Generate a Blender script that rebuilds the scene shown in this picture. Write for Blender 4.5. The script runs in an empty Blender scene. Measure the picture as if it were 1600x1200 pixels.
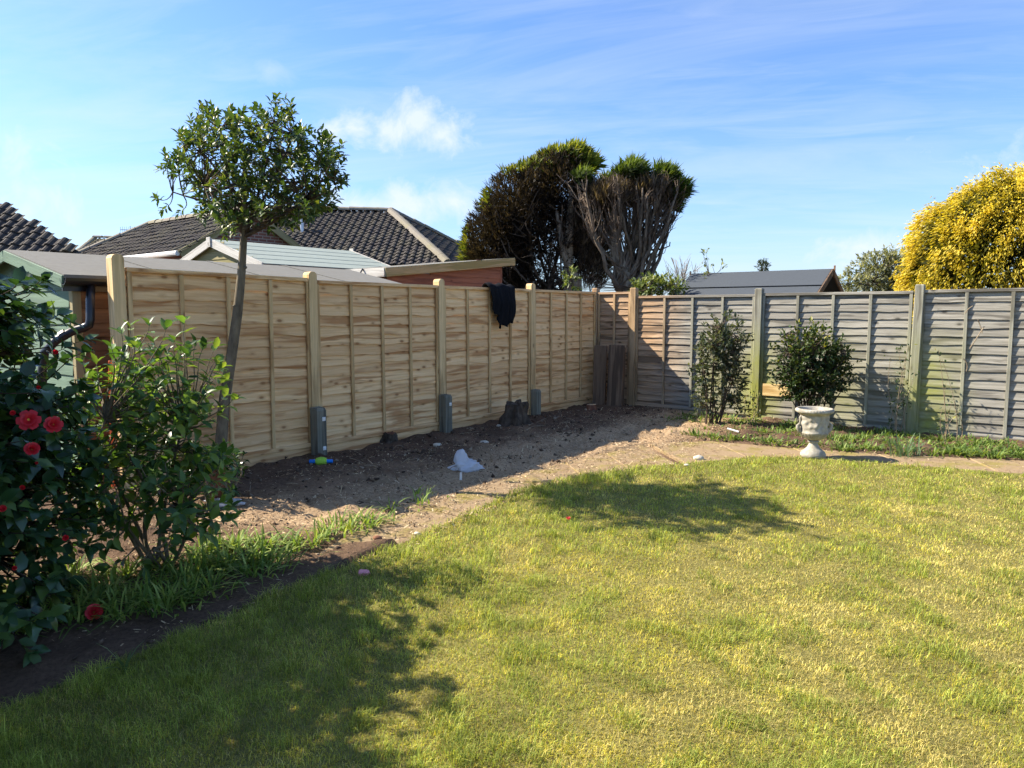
import bpy, math, random
import numpy as np
from mathutils import Vector, Matrix, noise as mnoise
R = math.radians
random.seed(7); rng = np.random.default_rng(7)
scene = bpy.context.scene
col = scene.collection

# ------------------------------------------------------------------ camera
F = 1125.0; PITCH = math.atan(112/1125.0); EYE = 1.55
cam = bpy.data.cameras.new('camera'); cam.sensor_width = 36; cam.lens = F/1600*36; cam.clip_end = 3000; cam.clip_start = .05
camo = bpy.data.objects.new('camera', cam); col.objects.link(camo)
camo.location = (0, 0, EYE); camo.rotation_euler = (R(90)-PITCH, 0, 0); scene.camera = camo

# ------------------------------------------------------------------ light
SUN_EL = R(38.8); SUN_DIR = Vector((.98, -.2, 0)).normalized()      # the way the light travels, on the ground
to_sun = Vector((-SUN_DIR.x*math.cos(SUN_EL), -SUN_DIR.y*math.cos(SUN_EL), math.sin(SUN_EL)))
sl = bpy.data.lights.new('sun', 'SUN'); sl.energy = 5.0; sl.angle = R(.53); sl.color = (1, .9, .75)
so = bpy.data.objects.new('sun', sl); col.objects.link(so); so.rotation_euler = to_sun.to_track_quat('Z', 'Y').to_euler()
SKY_STRENGTH = .088
scene.view_settings.view_transform = 'Standard'; scene.view_settings.look = 'None'
scene.view_settings.exposure = 1.3; scene.view_settings.gamma = 1
cy = scene.cycles; cy.use_adaptive_sampling = True; cy.adaptive_threshold = .03; cy.max_bounces = 5; cy.diffuse_bounces = 3; cy.glossy_bounces = 2; cy.transmission_bounces = 3; cy.transparent_max_bounces = 8

def nd(nt, t, ins=None, **props):
    n = nt.nodes.new(t)
    for k, v in props.items(): setattr(n, k, v)
    for k, v in (ins or {}).items():
        s = n.inputs[k]
        if isinstance(v, bpy.types.NodeSocket): nt.links.new(v, s)
        else: s.default_value = v
    return n
def c4(c): return (c[0], c[1], c[2], 1)
def mixc(nt, f, a, b, blend='MIX'):
    n = nt.nodes.new('ShaderNodeMix'); n.data_type = 'RGBA'; n.blend_type = blend
    for i, v in ((0, f), (6, a), (7, b)):
        if isinstance(v, bpy.types.NodeSocket): nt.links.new(v, n.inputs[i])
        else: n.inputs[i].default_value = v if i == 0 else c4(v)
    return n.outputs[2]
def ramp(nt, f, stops):
    n = nd(nt, 'ShaderNodeValToRGB', {0: f}); e = n.color_ramp.elements
    while len(e) < len(stops): e.new(.5)
    for el, (p, c) in zip(e, stops):
        el.position = p; el.color = c4(c) if isinstance(c, (tuple, list)) else (c, c, c, 1)
    return n.outputs[0]
def noise(nt, v, scale=5, detail=4, rough=.55, dist=0):
    return nd(nt, 'ShaderNodeTexNoise', {'Vector': v, 'Scale': scale, 'Detail': detail, 'Roughness': rough, 'Distortion': dist}).outputs[0]
def math_(nt, op, a, b=0.0, clamp=False):
    return nd(nt, 'ShaderNodeMath', {0: a, 1: b}, operation=op, use_clamp=clamp).outputs[0]
def vmath(nt, op, a, b=(0, 0, 0)):
    n = nd(nt, 'ShaderNodeVectorMath', {0: a, 1: b}, operation=op)
    return n.outputs['Value'] if op in ('DOT_PRODUCT', 'LENGTH', 'DISTANCE') else n.outputs[0]
def scl(nt, v, s): return vmath(nt, 'MULTIPLY', v, s)

# ------------------------------------------------------------------ sky
def pix_dir(px, py):
    a, b = (px-800)/F, (600-py)/F; c, s = math.cos(PITCH), math.sin(PITCH)
    return Vector((a, c+b*s, -s+b*c))
w = bpy.data.worlds.new('World'); scene.world = w; w.use_nodes = True; w.cycles.sampling_method = 'MANUAL'; w.cycles.sample_map_resolution = 256
nt = w.node_tree; nt.nodes.clear()
sky = nd(nt, 'ShaderNodeTexSky', sky_type='NISHITA'); sky.sun_disc = False
sky.sun_elevation = SUN_EL; sky.sun_rotation = math.atan2(to_sun.x, to_sun.y)
sky.air_density = 1.0; sky.dust_density = .6; sky.ozone_density = 2.2; sky.altitude = 0
tcw = nd(nt, 'ShaderNodeTexCoord').outputs['Generated']
sep = nd(nt, 'ShaderNodeSeparateXYZ', {0: tcw})
zz = math_(nt, 'ADD', math_(nt, 'MAXIMUM', sep.outputs[2], 0.0), .12)
plane = nd(nt, 'ShaderNodeCombineXYZ', {0: math_(nt, 'DIVIDE', sep.outputs[0], zz), 1: math_(nt, 'DIVIDE', sep.outputs[1], zz), 2: 0.0}).outputs[0]
rot = nd(nt, 'ShaderNodeVectorRotate', {'Vector': plane, 'Angle': R(12)}, rotation_type='Z_AXIS').outputs[0]
wisp = noise(nt, scl(nt, rot, (.35, 1.3, 1)), 1.1, 8, .62, .6)
wispm = ramp(nt, wisp, [(.46, 0), (.78, .5)])
thin = ramp(nt, noise(nt, scl(nt, rot, (.9, 2.6, 1)), 1.6, 7, .6, .8), [(.45, 0), (.8, .3)])
cloud = math_(nt, 'MAXIMUM', wispm, thin)
haze_f = nd(nt, 'ShaderNodeMapRange', {0: sep.outputs[2], 1: 0.0, 2: .30, 3: .4, 4: 0.0}, interpolation_type='SMOOTHSTEP').outputs[0]
puffn = noise(nt, tcw, 15, 7, .62, .4)
for (px, py, sx, sz) in ((520, 205, .05, .022), (560, 203, .05, .024), (605, 200, .05, .03), (652, 185, .04, .034), (690, 212, .045, .026), (560, 322, .07, .03), (640, 322, .08, .034), (705, 318, .05, .03), (1345, 385, .06, .025), (425, 110, .03, .014), (-500, 250, .3, .08), (2300, 200, .3, .09)):
    d = pix_dir(px, py).normalized()
    q = scl(nt, vmath(nt, 'SUBTRACT', tcw, tuple(d)), (1/sx, 1/sx, 1/sz))
    m = math_(nt, 'ADD', math_(nt, 'SUBTRACT', 1.05, vmath(nt, 'LENGTH', q)), math_(nt, 'MULTIPLY', math_(nt, 'SUBTRACT', puffn, .5), 3.4))
    cloud = math_(nt, 'MAXIMUM', cloud, ramp(nt, m, [(0, 0), (1, .85 if sx > .035 else .3)]))
skyc = mixc(nt, 1.0, sky.outputs[0], (.68, .87, 1.16), 'MULTIPLY')
skyc = mixc(nt, haze_f, skyc, (3.1, 3.8, 4.9))
skyc = mixc(nt, cloud, skyc, (4.3, 4.7, 5.2))
bg = nd(nt, 'ShaderNodeBackground', {0: skyc, 1: SKY_STRENGTH})
out = nd(nt, 'ShaderNodeOutputWorld', {0: bg.outputs[0]})

# ------------------------------------------------------------------ helpers
def at(px, py, Y):
    d = pix_dir(px, py); return Vector((d.x/d.y*Y, Y, EYE+d.z/d.y*Y))
def gr(px, py, z=0.0):
    d = pix_dir(px, py); k = (z-EYE)/d.z; return Vector((d.x*k, d.y*k, z))
def tag(o, label=None, cat=None, group=None, kind=None):
    for k, v in (('label', label), ('category', cat), ('group', group), ('kind', kind)):
        if v: o[k] = v
    return o
def empty(name, loc, rz=0.0):
    o = bpy.data.objects.new(name, None); col.objects.link(o); o.location = loc; o.rotation_euler = (0, 0, rz); o.empty_display_size = .1; return o
def thing(name, label, cat, loc, rz=0.0, group=None): return tag(empty(name, loc, rz), label, cat, group)

class MB:
    """collects vertices and faces (world or local space) and builds one mesh object"""
    def __init__(s): s.v = []; s.f = []; s.c = []
    def add(s, v, f, c=None):
        b = len(s.v); s.v += [tuple(p) for p in v]; s.f += [tuple(i+b for i in q) for q in f]
        if c is not None: s.c += [c]*len(v)
    def box(s, lo, hi):
        (x0, y0, z0), (x1, y1, z1) = lo, hi
        s.add([(x0,y0,z0),(x1,y0,z0),(x1,y1,z0),(x0,y1,z0),(x0,y0,z1),(x1,y0,z1),(x1,y1,z1),(x0,y1,z1)],
              [(0,3,2,1),(4,5,6,7),(0,1,5,4),(1,2,6,5),(2,3,7,6),(3,0,4,7)])
    def bevbox(s, lo, hi, b=.004):
        """box with chamfered vertical and horizontal edges (all 12)"""
        c = [(a+d)/2 for a, d in zip(lo, hi)]; h = [(d-a)/2 for a, d in zip(lo, hi)]
        v = []; idx = {}
        for sx in (-1, 1):
            for sy in (-1, 1):
                for sz in (-1, 1):
                    for ax in range(3):
                        p = [sx*h[0], sy*h[1], sz*h[2]]
                        for k in range(3):
                            if k != ax: p[k] -= (sx, sy, sz)[k]*min(b, h[k]*.6)
                        idx[(sx, sy, sz, ax)] = len(v); v.append(tuple(c[k]+p[k] for k in range(3)))
        f = []
        S = (-1, 1)
        for ax in range(3):
            o1, o2 = [k for k in range(3) if k != ax]
            for s_ in S:
                q = []
                for a, b2 in ((-1,-1),(1,-1),(1,1),(-1,1)):
                    t = [0,0,0]; t[ax] = s_; t[o1] = a; t[o2] = b2; q.append(idx[(t[0],t[1],t[2],ax)])
                f.append(tuple(q))
            for a in S:            # edges parallel to ax
                for b2 in S:
                    q = []
                    for e, axx in ((-1,o1),(-1,o2),(1,o2),(1,o1)):
                        t = [0,0,0]; t[ax] = e; t[o1] = a; t[o2] = b2; q.append(idx[(t[0],t[1],t[2],axx)])
                    f.append(tuple(q))
        for sx in S:
            for sy in S:
                for sz in S: f.append(tuple(idx[(sx,sy,sz,k)] for k in range(3)))
        s.add(v, f)
    def beam(s, a, b, wd, th, up=(0, 0, 1)):
        """rectangular bar from a to b; wd across (perpendicular to up), th along up"""
        a, b = Vector(a), Vector(b); d = (b-a).normalized(); sd = d.cross(Vector(up)).normalized(); u = sd.cross(d)
        v = []
        for p in (a, b):
            for i, j in ((-1,-1),(1,-1),(1,1),(-1,1)): v.append(p+sd*wd/2*i+u*th/2*j)
        s.add(v, [(3,2,1,0),(4,5,6,7),(0,1,5,4),(1,2,6,5),(2,3,7,6),(3,0,4,7)])
    def tube(s, pts, rad, n=7, cap=True):
        pts = [Vector(p) for p in pts]; rad = rad if hasattr(rad, '__len__') else [rad]*len(pts)
        b = len(s.v); prev = None
        for i, p in enumerate(pts):
            d = (pts[min(i+1, len(pts)-1)]-pts[max(i-1, 0)]).normalized()
            if prev is None: prev = d.orthogonal().normalized()
            prev = (prev-d*prev.dot(d)).normalized(); e = d.cross(prev)
            for k in range(n):
                a = 2*math.pi*k/n; s.v.append(tuple(p+(prev*math.cos(a)+e*math.sin(a))*rad[i]))
        for i in range(len(pts)-1):
            for k in range(n):
                k2 = (k+1) % n; s.f.append((b+i*n+k, b+i*n+k2, b+(i+1)*n+k2, b+(i+1)*n+k))
        if cap:
            s.f.append(tuple(b+k for k in reversed(range(n)))); e0 = b+(len(pts)-1)*n; s.f.append(tuple(e0+k for k in range(n)))
    def lathe(s, prof, n=32, center=(0,0,0), mod=None):
        b = len(s.v)
        for (r, z) in prof:
            for k in range(n):
                a = 2*math.pi*k/n; rr = r*(mod(a, z, r) if mod else 1)
                s.v.append((center[0]+rr*math.cos(a), center[1]+rr*math.sin(a), center[2]+z))
        for i in range(len(prof)-1):
            for k in range(n):
                k2 = (k+1) % n; s.f.append((b+i*n+k, b+i*n+k2, b+(i+1)*n+k2, b+(i+1)*n+k))
    def build(s, name, mat, parent=None, smooth=False, origin=None, local=False):
        o3 = Vector(origin) if origin is not None else (Vector((0,0,0)) if local or parent is None else parent.matrix_basis.translation.copy())
        if parent is not None and not local and parent.parent: o3 = o3+parent.parent.matrix_basis.translation
        v = [tuple(Vector(p)-o3) for p in s.v] if (o3.length > 0) else s.v
        me = bpy.data.meshes.new(name); me.from_pydata(v, [], s.f); me.update()
        if s.c:
            a = me.attributes.new('col', 'FLOAT_COLOR', 'POINT'); a.data.foreach_set('color', np.array([c4(c) for c in s.c], 'f').ravel())
        return link(name, me, mat, parent, smooth, loc=o3 if parent is None and origin is not None else None)
def link(name, me, mat, parent=None, smooth=False, loc=None):
    if mat is not None and len(me.materials) == 0: me.materials.append(mat)
    if smooth: me.polygons.foreach_set('use_smooth', [True]*len(me.polygons))
    o = bpy.data.objects.new(name, me); col.objects.link(o)
    if parent is not None: o.parent = parent
    if loc is not None: o.location = loc
    return o
def np_mesh(name, V, Fc, C=None):
    """V (n,3), Fc (m,3|4) int, C (n,3) colours"""
    me = bpy.data.meshes.new(name); k = Fc.shape[1]
    me.vertices.add(len(V)); me.vertices.foreach_set('co', V.astype('f').ravel())
    me.loops.add(Fc.size); me.loops.foreach_set('vertex_index', Fc.astype('i').ravel())
    me.polygons.add(len(Fc)); me.polygons.foreach_set('loop_start', np.arange(0, Fc.size, k, dtype='i')); me.polygons.foreach_set('loop_total', np.full(len(Fc), k, 'i'))
    if C is not None:
        a = me.attributes.new('col', 'FLOAT_COLOR', 'POINT'); a.data.foreach_set('color', np.c_[C, np.ones(len(C))].astype('f').ravel())
    me.update(calc_edges=True); me.validate(); return me
def unit(a): return a/np.maximum(np.linalg.norm(a, axis=1, keepdims=True), 1e-9)
def rand_dir(n): return unit(rng.normal(size=(n, 3)))
# leaf template (y along the leaf, x across, z up): 8 verts, 8 triangles
LT = np.array([(0,0,0),(0,.3,-.03),(0,.66,-.02),(0,1,-.1),(-.42,.28,.06),(-.40,.62,.06),(.42,.28,.06),(.40,.62,.06)], float)
LF = np.array([(0,6,1),(0,1,4),(1,6,7),(1,7,2),(1,2,5),(1,5,4),(2,7,3),(2,3,5)])
ST = np.array([(0,0,0),(-.5,.45,.05),(.5,.45,.05),(0,1,-.05)], float); SF = np.array([(0,2,1),(1,2,3)])      # two-triangle leaf
def leaves(P, D, Nn, L, W, C=None, tpl=None, fc=None):
    tpl = LT if tpl is None else tpl; fc = LF if fc is None else fc
    D = unit(D); S = unit(np.cross(D, Nn)); U = np.cross(S, D); n = len(P); k = len(tpl)
    L = np.broadcast_to(L, n); W = np.broadcast_to(W, n)
    V = P[:, None, :] + (tpl[None, :, 0, None]*W[:, None, None])*S[:, None, :] + (tpl[None, :, 1, None]*L[:, None, None])*D[:, None, :] + (tpl[None, :, 2, None]*L[:, None, None])*U[:, None, :]
    Fa = (fc[None]+(np.arange(n)*k)[:, None, None]).reshape(-1, fc.shape[1])
    return V.reshape(-1, 3), Fa, (None if C is None else np.repeat(C, k, axis=0))
def merge(parts):
    V, Fs, C, b = [], [], [], 0
    for v, f, c in parts: V.append(v); Fs.append(f+b); C.append(c); b += len(v)
    return np.concatenate(V), np.concatenate(Fs), (None if C[0] is None else np.concatenate(C))
# 2-D value noise
_lat = rng.random((256, 256))
def vnoise(x, y):
    xi, yi = np.floor(x).astype(int), np.floor(y).astype(int); fx, fy = x-xi, y-yi
    fx = fx*fx*(3-2*fx); fy = fy*fy*(3-2*fy); g = lambda a, b: _lat[a % 256, b % 256]
    return (g(xi,yi)*(1-fx)+g(xi+1,yi)*fx)*(1-fy)+(g(xi,yi+1)*(1-fx)+g(xi+1,yi+1)*fx)*fy
def fbm(x, y, o=4):
    r, a, t = 0, .5, 0
    for i in range(o): r = r+a*vnoise(x*2**i+17*i, y*2**i+31*i); t += a; a *= .5
    return r/t
def in_poly(x, y, poly):
    ins = np.zeros(len(x), bool); n = len(poly)
    for i in range(n):
        (x1, y1), (x2, y2) = poly[i], poly[(i+1) % n]
        c = ((y1 > y) != (y2 > y)) & (x < (x2-x1)*(y-y1)/((y2-y1) or 1e-9)+x1); ins ^= c
    return ins
def poly_dist(x, y, line):
    d = np.full(len(x), 1e9)
    for (x1, y1), (x2, y2) in zip(line[:-1], line[1:]):
        t = np.clip(((x-x1)*(x2-x1)+(y-y1)*(y2-y1))/((x2-x1)**2+(y2-y1)**2), 0, 1)
        d = np.minimum(d, np.hypot(x-x1-t*(x2-x1), y-y1-t*(y2-y1)))
    return d

# ------------------------------------------------------------------ materials
def newmat(name):
    m = bpy.data.materials.new(name); m.use_nodes = True; nt = m.node_tree; nt.nodes.clear()
    o = nt.nodes.new('ShaderNodeOutputMaterial'); return m, nt, o
def finish(nt, o, colour, rough=.8, bump=None, bstr=.3, bdist=.01, spec=.3, metal=0, **kw):
    ins = {'Base Color': colour if isinstance(colour, bpy.types.NodeSocket) else c4(colour), 'Roughness': rough, 'Specular IOR Level': spec, 'Metallic': metal}; ins.update(kw)
    p = nd(nt, 'ShaderNodeBsdfPrincipled', ins)
    if bump is not None:
        b = nd(nt, 'ShaderNodeBump', {'Height': bump, 'Strength': bstr, 'Distance': bdist}); nt.links.new(b.outputs[0], p.inputs['Normal'])
    nt.links.new(p.outputs[0], o.inputs[0]); return p
def pos(nt): return nd(nt, 'ShaderNodeNewGeometry').outputs['Position']
def objc(nt, seed=True):
    v = nd(nt, 'ShaderNodeTexCoord').outputs['Object']
    if seed:
        r = nd(nt, 'ShaderNodeObjectInfo').outputs['Random']
        v = vmath(nt, 'ADD', v, nd(nt, 'ShaderNodeCombineXYZ', {0: math_(nt, 'MULTIPLY', r, 37.0), 1: math_(nt, 'MULTIPLY', r, 11.0), 2: math_(nt, 'MULTIPLY', r, 23.0)}).outputs[0])
    return v
def plain(name, c, rough=.7, var=.25, scale=8, spec=.3, metal=0, bstr=.15):
    m, nt, o = newmat(name); v = objc(nt); n = noise(nt, v, scale, 6, .6)
    cc = mixc(nt, n, [x*(1-var) for x in c], [min(1, x*(1+var)) for x in c]); finish(nt, o, cc, rough, n, bstr, .01, spec, metal); return m
def wood(name, axis, light, dark, heart, knots=.7, weather=None, gscale=1.0):
    """grain runs along local axis 0 (x) or 2 (z)"""
    m, nt, o = newmat(name); v = objc(nt); rnd = nd(nt, 'ShaderNodeObjectInfo').outputs['Random']
    st = (1.4, 40, 40) if axis == 0 else (40, 40, 1.4)
    wv = vmath(nt, 'ADD', v, scl(nt, nd(nt, 'ShaderNodeTexNoise', {'Vector': scl(nt, v, (3, 3, 3)), 'Scale': 1.0}).outputs[1], (.03, .03, .03)))
    g = noise(nt, scl(nt, wv, st), gscale, 5, .65, .4)
    st2 = (.9, 11, 11) if axis == 0 else (11, 11, .9)
    h = noise(nt, scl(nt, wv, st2), 1.0, 3, .5, .8)
    base = ramp(nt, g, [(.3, dark), (.62, light)])
    base = mixc(nt, ramp(nt, h, [(.5, 0), (.62, .85)]), base, heart)
    base = mixc(nt, math_(nt, 'MULTIPLY', math_(nt, 'FRACT', math_(nt, 'MULTIPLY', rnd, 7.31)), .35), base, heart)
    kv = scl(nt, v, (5.5, 0, 10.5) if axis == 0 else (12, 0, 4.5))
    vo = nd(nt, 'ShaderNodeTexVoronoi', {'Vector': kv, 'Scale': 1.0, 'Randomness': 1.0})
    pick = math_(nt, 'GREATER_THAN', nd(nt, 'ShaderNodeSeparateColor', {0: vo.outputs['Color']}).outputs[0], 1-knots*.6)
    km = math_(nt, 'MULTIPLY', ramp(nt, vo.outputs['Distance'], [(.09, 1), (.2, 0)]), pick)
    base = mixc(nt, math_(nt, 'MULTIPLY', km, .85), base, [x*.42 for x in heart])
    halo = math_(nt, 'MULTIPLY', ramp(nt, vo.outputs['Distance'], [(.12, .45), (.36, 0)]), pick)
    base = mixc(nt, halo, base, heart)
    if weather: base = weather(nt, base)
    finish(nt, o, base, .75, g, .5, .006, .2); return m
CORNER = (1.39, 12.04); RV = (.794, -.608)
def algae(nt, base):
    p = pos(nt); s = vmath(nt, 'DOT_PRODUCT', vmath(nt, 'SUBTRACT', p, (CORNER[0], CORNER[1], 0)), (RV[0], RV[1], 0))
    z = nd(nt, 'ShaderNodeSeparateXYZ', {0: p}).outputs[2]
    n = noise(nt, p, 2.3, 5, .65)
    # tan, younger timber next to the corner
    tan = nd(nt, 'ShaderNodeMapRange', {0: math_(nt, 'ADD', s, math_(nt, 'MULTIPLY', n, .5)), 1: 1.25, 2: 1.95, 3: .8, 4: 0.0}).outputs[0]
    base = mixc(nt, tan, base, mixc(nt, 1.0, base, (1.75, 1.15, .72), 'MULTIPLY'))
    near = 0.0
    for c0, wdt, amt in ((2.72, .42, 1.25), (4.9, .55, 1.0), (2.1, .4, .55), (3.9, .6, .45)):
        a = nd(nt, 'ShaderNodeMapRange', {0: math_(nt, 'ABSOLUTE', math_(nt, 'SUBTRACT', s, c0)), 1: 0.0, 2: wdt, 3: amt, 4: 0.0}).outputs[0]
        near = math_(nt, 'MAXIMUM', near, a)
    low = nd(nt, 'ShaderNodeMapRange', {0: z, 1: .55, 2: 1.5, 3: 1.0, 4: .0}).outputs[0]
    f = math_(nt, 'MULTIPLY', math_(nt, 'MULTIPLY', near, low), ramp(nt, n, [(.3, .25), (.6, 1)]), True)
    base = mixc(nt, math_(nt, 'MULTIPLY', f, .85), base, (.27, .29, .045))
    return base
NEW_L, NEW_D, NEW_H = (.90, .63, .335), (.74, .465, .215), (.42, .20, .075)
OLD_L, OLD_D, OLD_H = (.36, .34, .29), (.19, .178, .15), (.09, .082, .068)
M = {}
M['new_x'] = wood('new_timber_slat', 0, NEW_L, NEW_D, NEW_H, .8)
M['new_z'] = wood('new_timber_upright', 2, (.74, .53, .27), (.55, .37, .17), (.38, .22, .09), .5)
M['post_z'] = wood('new_timber_post', 2, (.78, .57, .30), (.58, .41, .20), (.40, .26, .12), .4)
M['old_x'] = wood('weathered_slat', 0, OLD_L, OLD_D, OLD_H, .5, algae)
M['old_z'] = wood('weathered_upright', 2, (.35, .34, .27), (.2, .195, .15), (.13, .12, .09), .25, algae)
M['patch_x'] = wood('replacement_slat', 0, (.70, .52, .25), (.6, .42, .18), (.45, .28, .1), .3)
M['mid_z'] = wood('tan_post', 2, (.46, .33, .2), (.32, .22, .13), (.2, .13, .075), .3)
M['spur'] = wood('green_treated_spur', 2, (.25, .245, .19), (.15, .148, .115), (.09, .088, .07), .1)
M['dark_board'] = wood('dark_brown_board', 2, (.24, .16, .1), (.13, .085, .055), (.07, .045, .03), .2)
M['green_x'] = wood('green_painted_board', 0, (.17, .25, .175), (.12, .185, .13), (.10, .15, .11), .08)
M['brown_x'] = wood('brown_stained_board', 0, (.30, .17, .09), (.2, .105, .055), (.13, .065, .035), .2)
M['red_x'] = wood('red_brown_board', 0, (.25, .115, .07), (.18, .08, .05), (.12, .05, .035), .15)
M['grey_x'] = wood('grey_weathered_trim', 0, (.62, .60, .55), (.40, .38, .34), (.26, .24, .21), .3)
M['ply_x'] = wood('mossy_fascia', 0, (.36, .30, .17), (.24, .2, .1), (.2, .18, .07), .1)
M['white_plate'] = plain('white_plate', (.8, .8, .78), .4, .05)
M['black_plastic'] = plain('black_plastic', (.012, .012, .015), .35, .2, 4, .5)
M['felt'] = plain('grey_roof_felt', (.19, .185, .165), .95, .2, 14, .1)
M['felt_green'] = plain('pale_green_felt', (.30, .34, .30), .9, .14, 10, .15)
M['felt_dark'] = plain('slate_grey_felt', (.068, .078, .09), .9, .15, 20, .15)
M['white_upvc'] = plain('white_gutter', (.78, .78, .76), .4, .05)
M['metal'] = plain('galvanised', (.5, .5, .52), .35, .15, 10, .5, .8)
def brick_mat():
    m, nt, o = newmat('red_brick'); v = nd(nt, 'ShaderNodeTexCoord').outputs['Object']
    v2 = nd(nt, 'ShaderNodeMapping', {'Vector': v, 'Rotation': (R(90), 0, 0)}).outputs[0]
    b = nd(nt, 'ShaderNodeTexBrick', {'Vector': v2, 'Color1': c4((.17, .06, .045)), 'Color2': c4((.25, .10, .07)), 'Mortar': c4((.32, .28, .24)), 'Scale': 1.0, 'Mortar Size': .012, 'Brick Width': .225, 'Row Height': .075})
    n = noise(nt, v, 3, 4); finish(nt, o, mixc(nt, math_(nt, 'MULTIPLY', n, .4), b.outputs[0], (.1, .05, .04)), .9, b.outputs[1], -.5, .01); return m
M['brick'] = brick_mat()
def tile_mat(name, c1, c2, moss, amt):
    m, nt, o = newmat(name); p = pos(nt); n = noise(nt, p, 7, 5, .65); n2 = noise(nt, p, 1.3, 5, .6)
    cc = mixc(nt, n, c1, c2); cc = mixc(nt, math_(nt, 'MULTIPLY', ramp(nt, n2, [(.45, 0), (.65, 1)]), amt), cc, moss)
    finish(nt, o, cc, .85, n, .3, .01, .25); return m
M['tile'] = tile_mat('dark_roof_tile', (.032, .028, .026), (.075, .064, .057), (.11, .10, .06), .4)
M['ridge'] = tile_mat('lichen_ridge_tile', (.17, .15, .125), (.28, .25, .2), (.22, .2, .1), .6)
M['moss_tile'] = tile_mat('mossy_far_tile', (.13, .11, .08), (.2, .16, .11), (.2, .18, .07), .8)
def leaf_mat(name, trans=.35, rough=.35, spec=.5, gain=1.0, use_random=None):
    m, nt, o = newmat(name)
    if use_random:
        r = nd(nt, 'ShaderNodeObjectInfo').outputs['Random']; c = ramp(nt, r, use_random)
    else: c = nd(nt, 'ShaderNodeAttribute', attribute_name='col').outputs[0]
    p = nd(nt, 'ShaderNodeBsdfPrincipled', {'Base Color': c, 'Roughness': rough, 'Specular IOR Level': spec})
    t = nd(nt, 'ShaderNodeBsdfTranslucent', {'Color': mixc(nt, 1.0, c, (2.0, 1.9, .7), 'MULTIPLY')})
    mx = nd(nt, 'ShaderNodeMixShader', {0: trans, 1: p.outputs[0], 2: t.outputs[0]}); nt.links.new(mx.outputs[0], o.inputs[0]); return m
M['leaf'] = leaf_mat('glossy_leaf', .28, .42, .35)
M['soft'] = leaf_mat('soft_leaf', .3, .6, .25)
M['grass'] = leaf_mat('grass_blade', .3, .6, .2)
CAM_RAMP = [(0, (.016, .042, .016)), (.45, (.03, .075, .024)), (.75, (.05, .105, .028)), (1, (.10, .165, .035))]
M['camellia'] = leaf_mat('camellia_leaf', .22, .24, .55, 1, CAM_RAMP)
CAM2_RAMP = [(0, (.03, .07, .02)), (.4, (.065, .13, .03)), (.75, (.11, .19, .04)), (1, (.22, .30, .06))]
M['camellia_sunlit'] = leaf_mat('sunlit_camellia_leaf', .45, .32, .45, 1, CAM2_RAMP)  # sunlight put into the leaf colour: brighter, more translucent copy of camellia
BAY_RAMP = [(0, (.022, .045, .014)), (.5, (.045, .085, .022)), (.85, (.09, .13, .03)), (1, (.17, .19, .04))]
M['bay'] = leaf_mat('bay_leaf', .25, .42, .35, 1, BAY_RAMP)
def rampc(t, stops):
    t = np.asarray(t); xs = [s[0] for s in stops]; return np.stack([np.interp(t, xs, [s[1][k] for s in stops]) for k in range(3)], 1)
def petal_mat():
    m, nt, o = newmat('red_petal'); c = mixc(nt, noise(nt, objc(nt), 30, 3), (.55, .008, .015), (.72, .03, .045))
    p = nd(nt, 'ShaderNodeBsdfPrincipled', {'Base Color': c, 'Roughness': .5}); t = nd(nt, 'ShaderNodeBsdfTranslucent', {'Color': c})
    mx = nd(nt, 'ShaderNodeMixShader', {0: .3, 1: p.outputs[0], 2: t.outputs[0]}); nt.links.new(mx.outputs[0], o.inputs[0]); return m
M['petal'] = petal_mat(); M['stamen'] = plain('yellow_stamen', (.75, .45, .05), .6); M['pink'] = plain('pink_petal', (.75, .3, .32), .6)
def bark(name, a, b, scale=18):
    m, nt, o = newmat(name); v = objc(nt); n = noise(nt, scl(nt, v, (1, 1, .3)), scale, 6, .65); finish(nt, o, mixc(nt, ramp(nt, n, [(.35, 0), (.65, 1)]), a, b), .9, n, .6, .01, .15); return m
M['bark'] = bark('grey_brown_bark', (.10, .08, .055), (.22, .18, .12)); M['bark_dark'] = bark('dark_bark', (.04, .03, .022), (.12, .09, .065))
M['bark_pale'] = bark('pale_bare_limb', (.16, .125, .09), (.36, .30, .22)); M['cut'] = bark('pale_cut_wood', (.45, .33, .18), (.65, .5, .3), 30)
M['limb'] = bark('brown_bare_limb', (.085, .066, .05), (.22, .175, .13)); M['twig_dark'] = bark('dark_dry_twig', (.07, .052, .04), (.20, .15, .11))
M['twig'] = bark('dry_twig', (.2, .15, .1), (.34, .27, .18))
M['redwood'] = bark('reddish_stump', (.14, .06, .04), (.25, .12, .07))
def stone_mat():
    m, nt, o = newmat('weathered_cast_stone'); v = nd(nt, 'ShaderNodeTexCoord').outputs['Object']; n = noise(nt, v, 14, 7, .65); n2 = noise(nt, v, 5, 4)
    c = mixc(nt, ramp(nt, n, [(.35, 0), (.65, 1)]), (.27, .245, .19), (.46, .43, .36)); c = mixc(nt, math_(nt, 'MULTIPLY', ramp(nt, n2, [(.5, 0), (.7, 1)]), .55), c, (.17, .15, .11))
    finish(nt, o, c, .9, n, .6, .012, .15); return m
M['stone'] = stone_mat()
def soil_mat():
    m, nt, o = newmat('bare_soil'); p = pos(nt); n = noise(nt, p, 40, 6, .7); n2 = noise(nt, p, 2.2, 5, .6)
    a = nd(nt, 'ShaderNodeAttribute', attribute_name='col').outputs[0]
    c = mixc(nt, 1.0, a, ramp(nt, n, [(.3, .62), (.7, 1.35)]), 'MULTIPLY'); c = mixc(nt, 1.0, c, ramp(nt, n2, [(.3, .75), (.7, 1.2)]), 'MULTIPLY')
    finish(nt, o, c, .95, n, .9, .02, .1); return m
M['soil'] = soil_mat()
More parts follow.
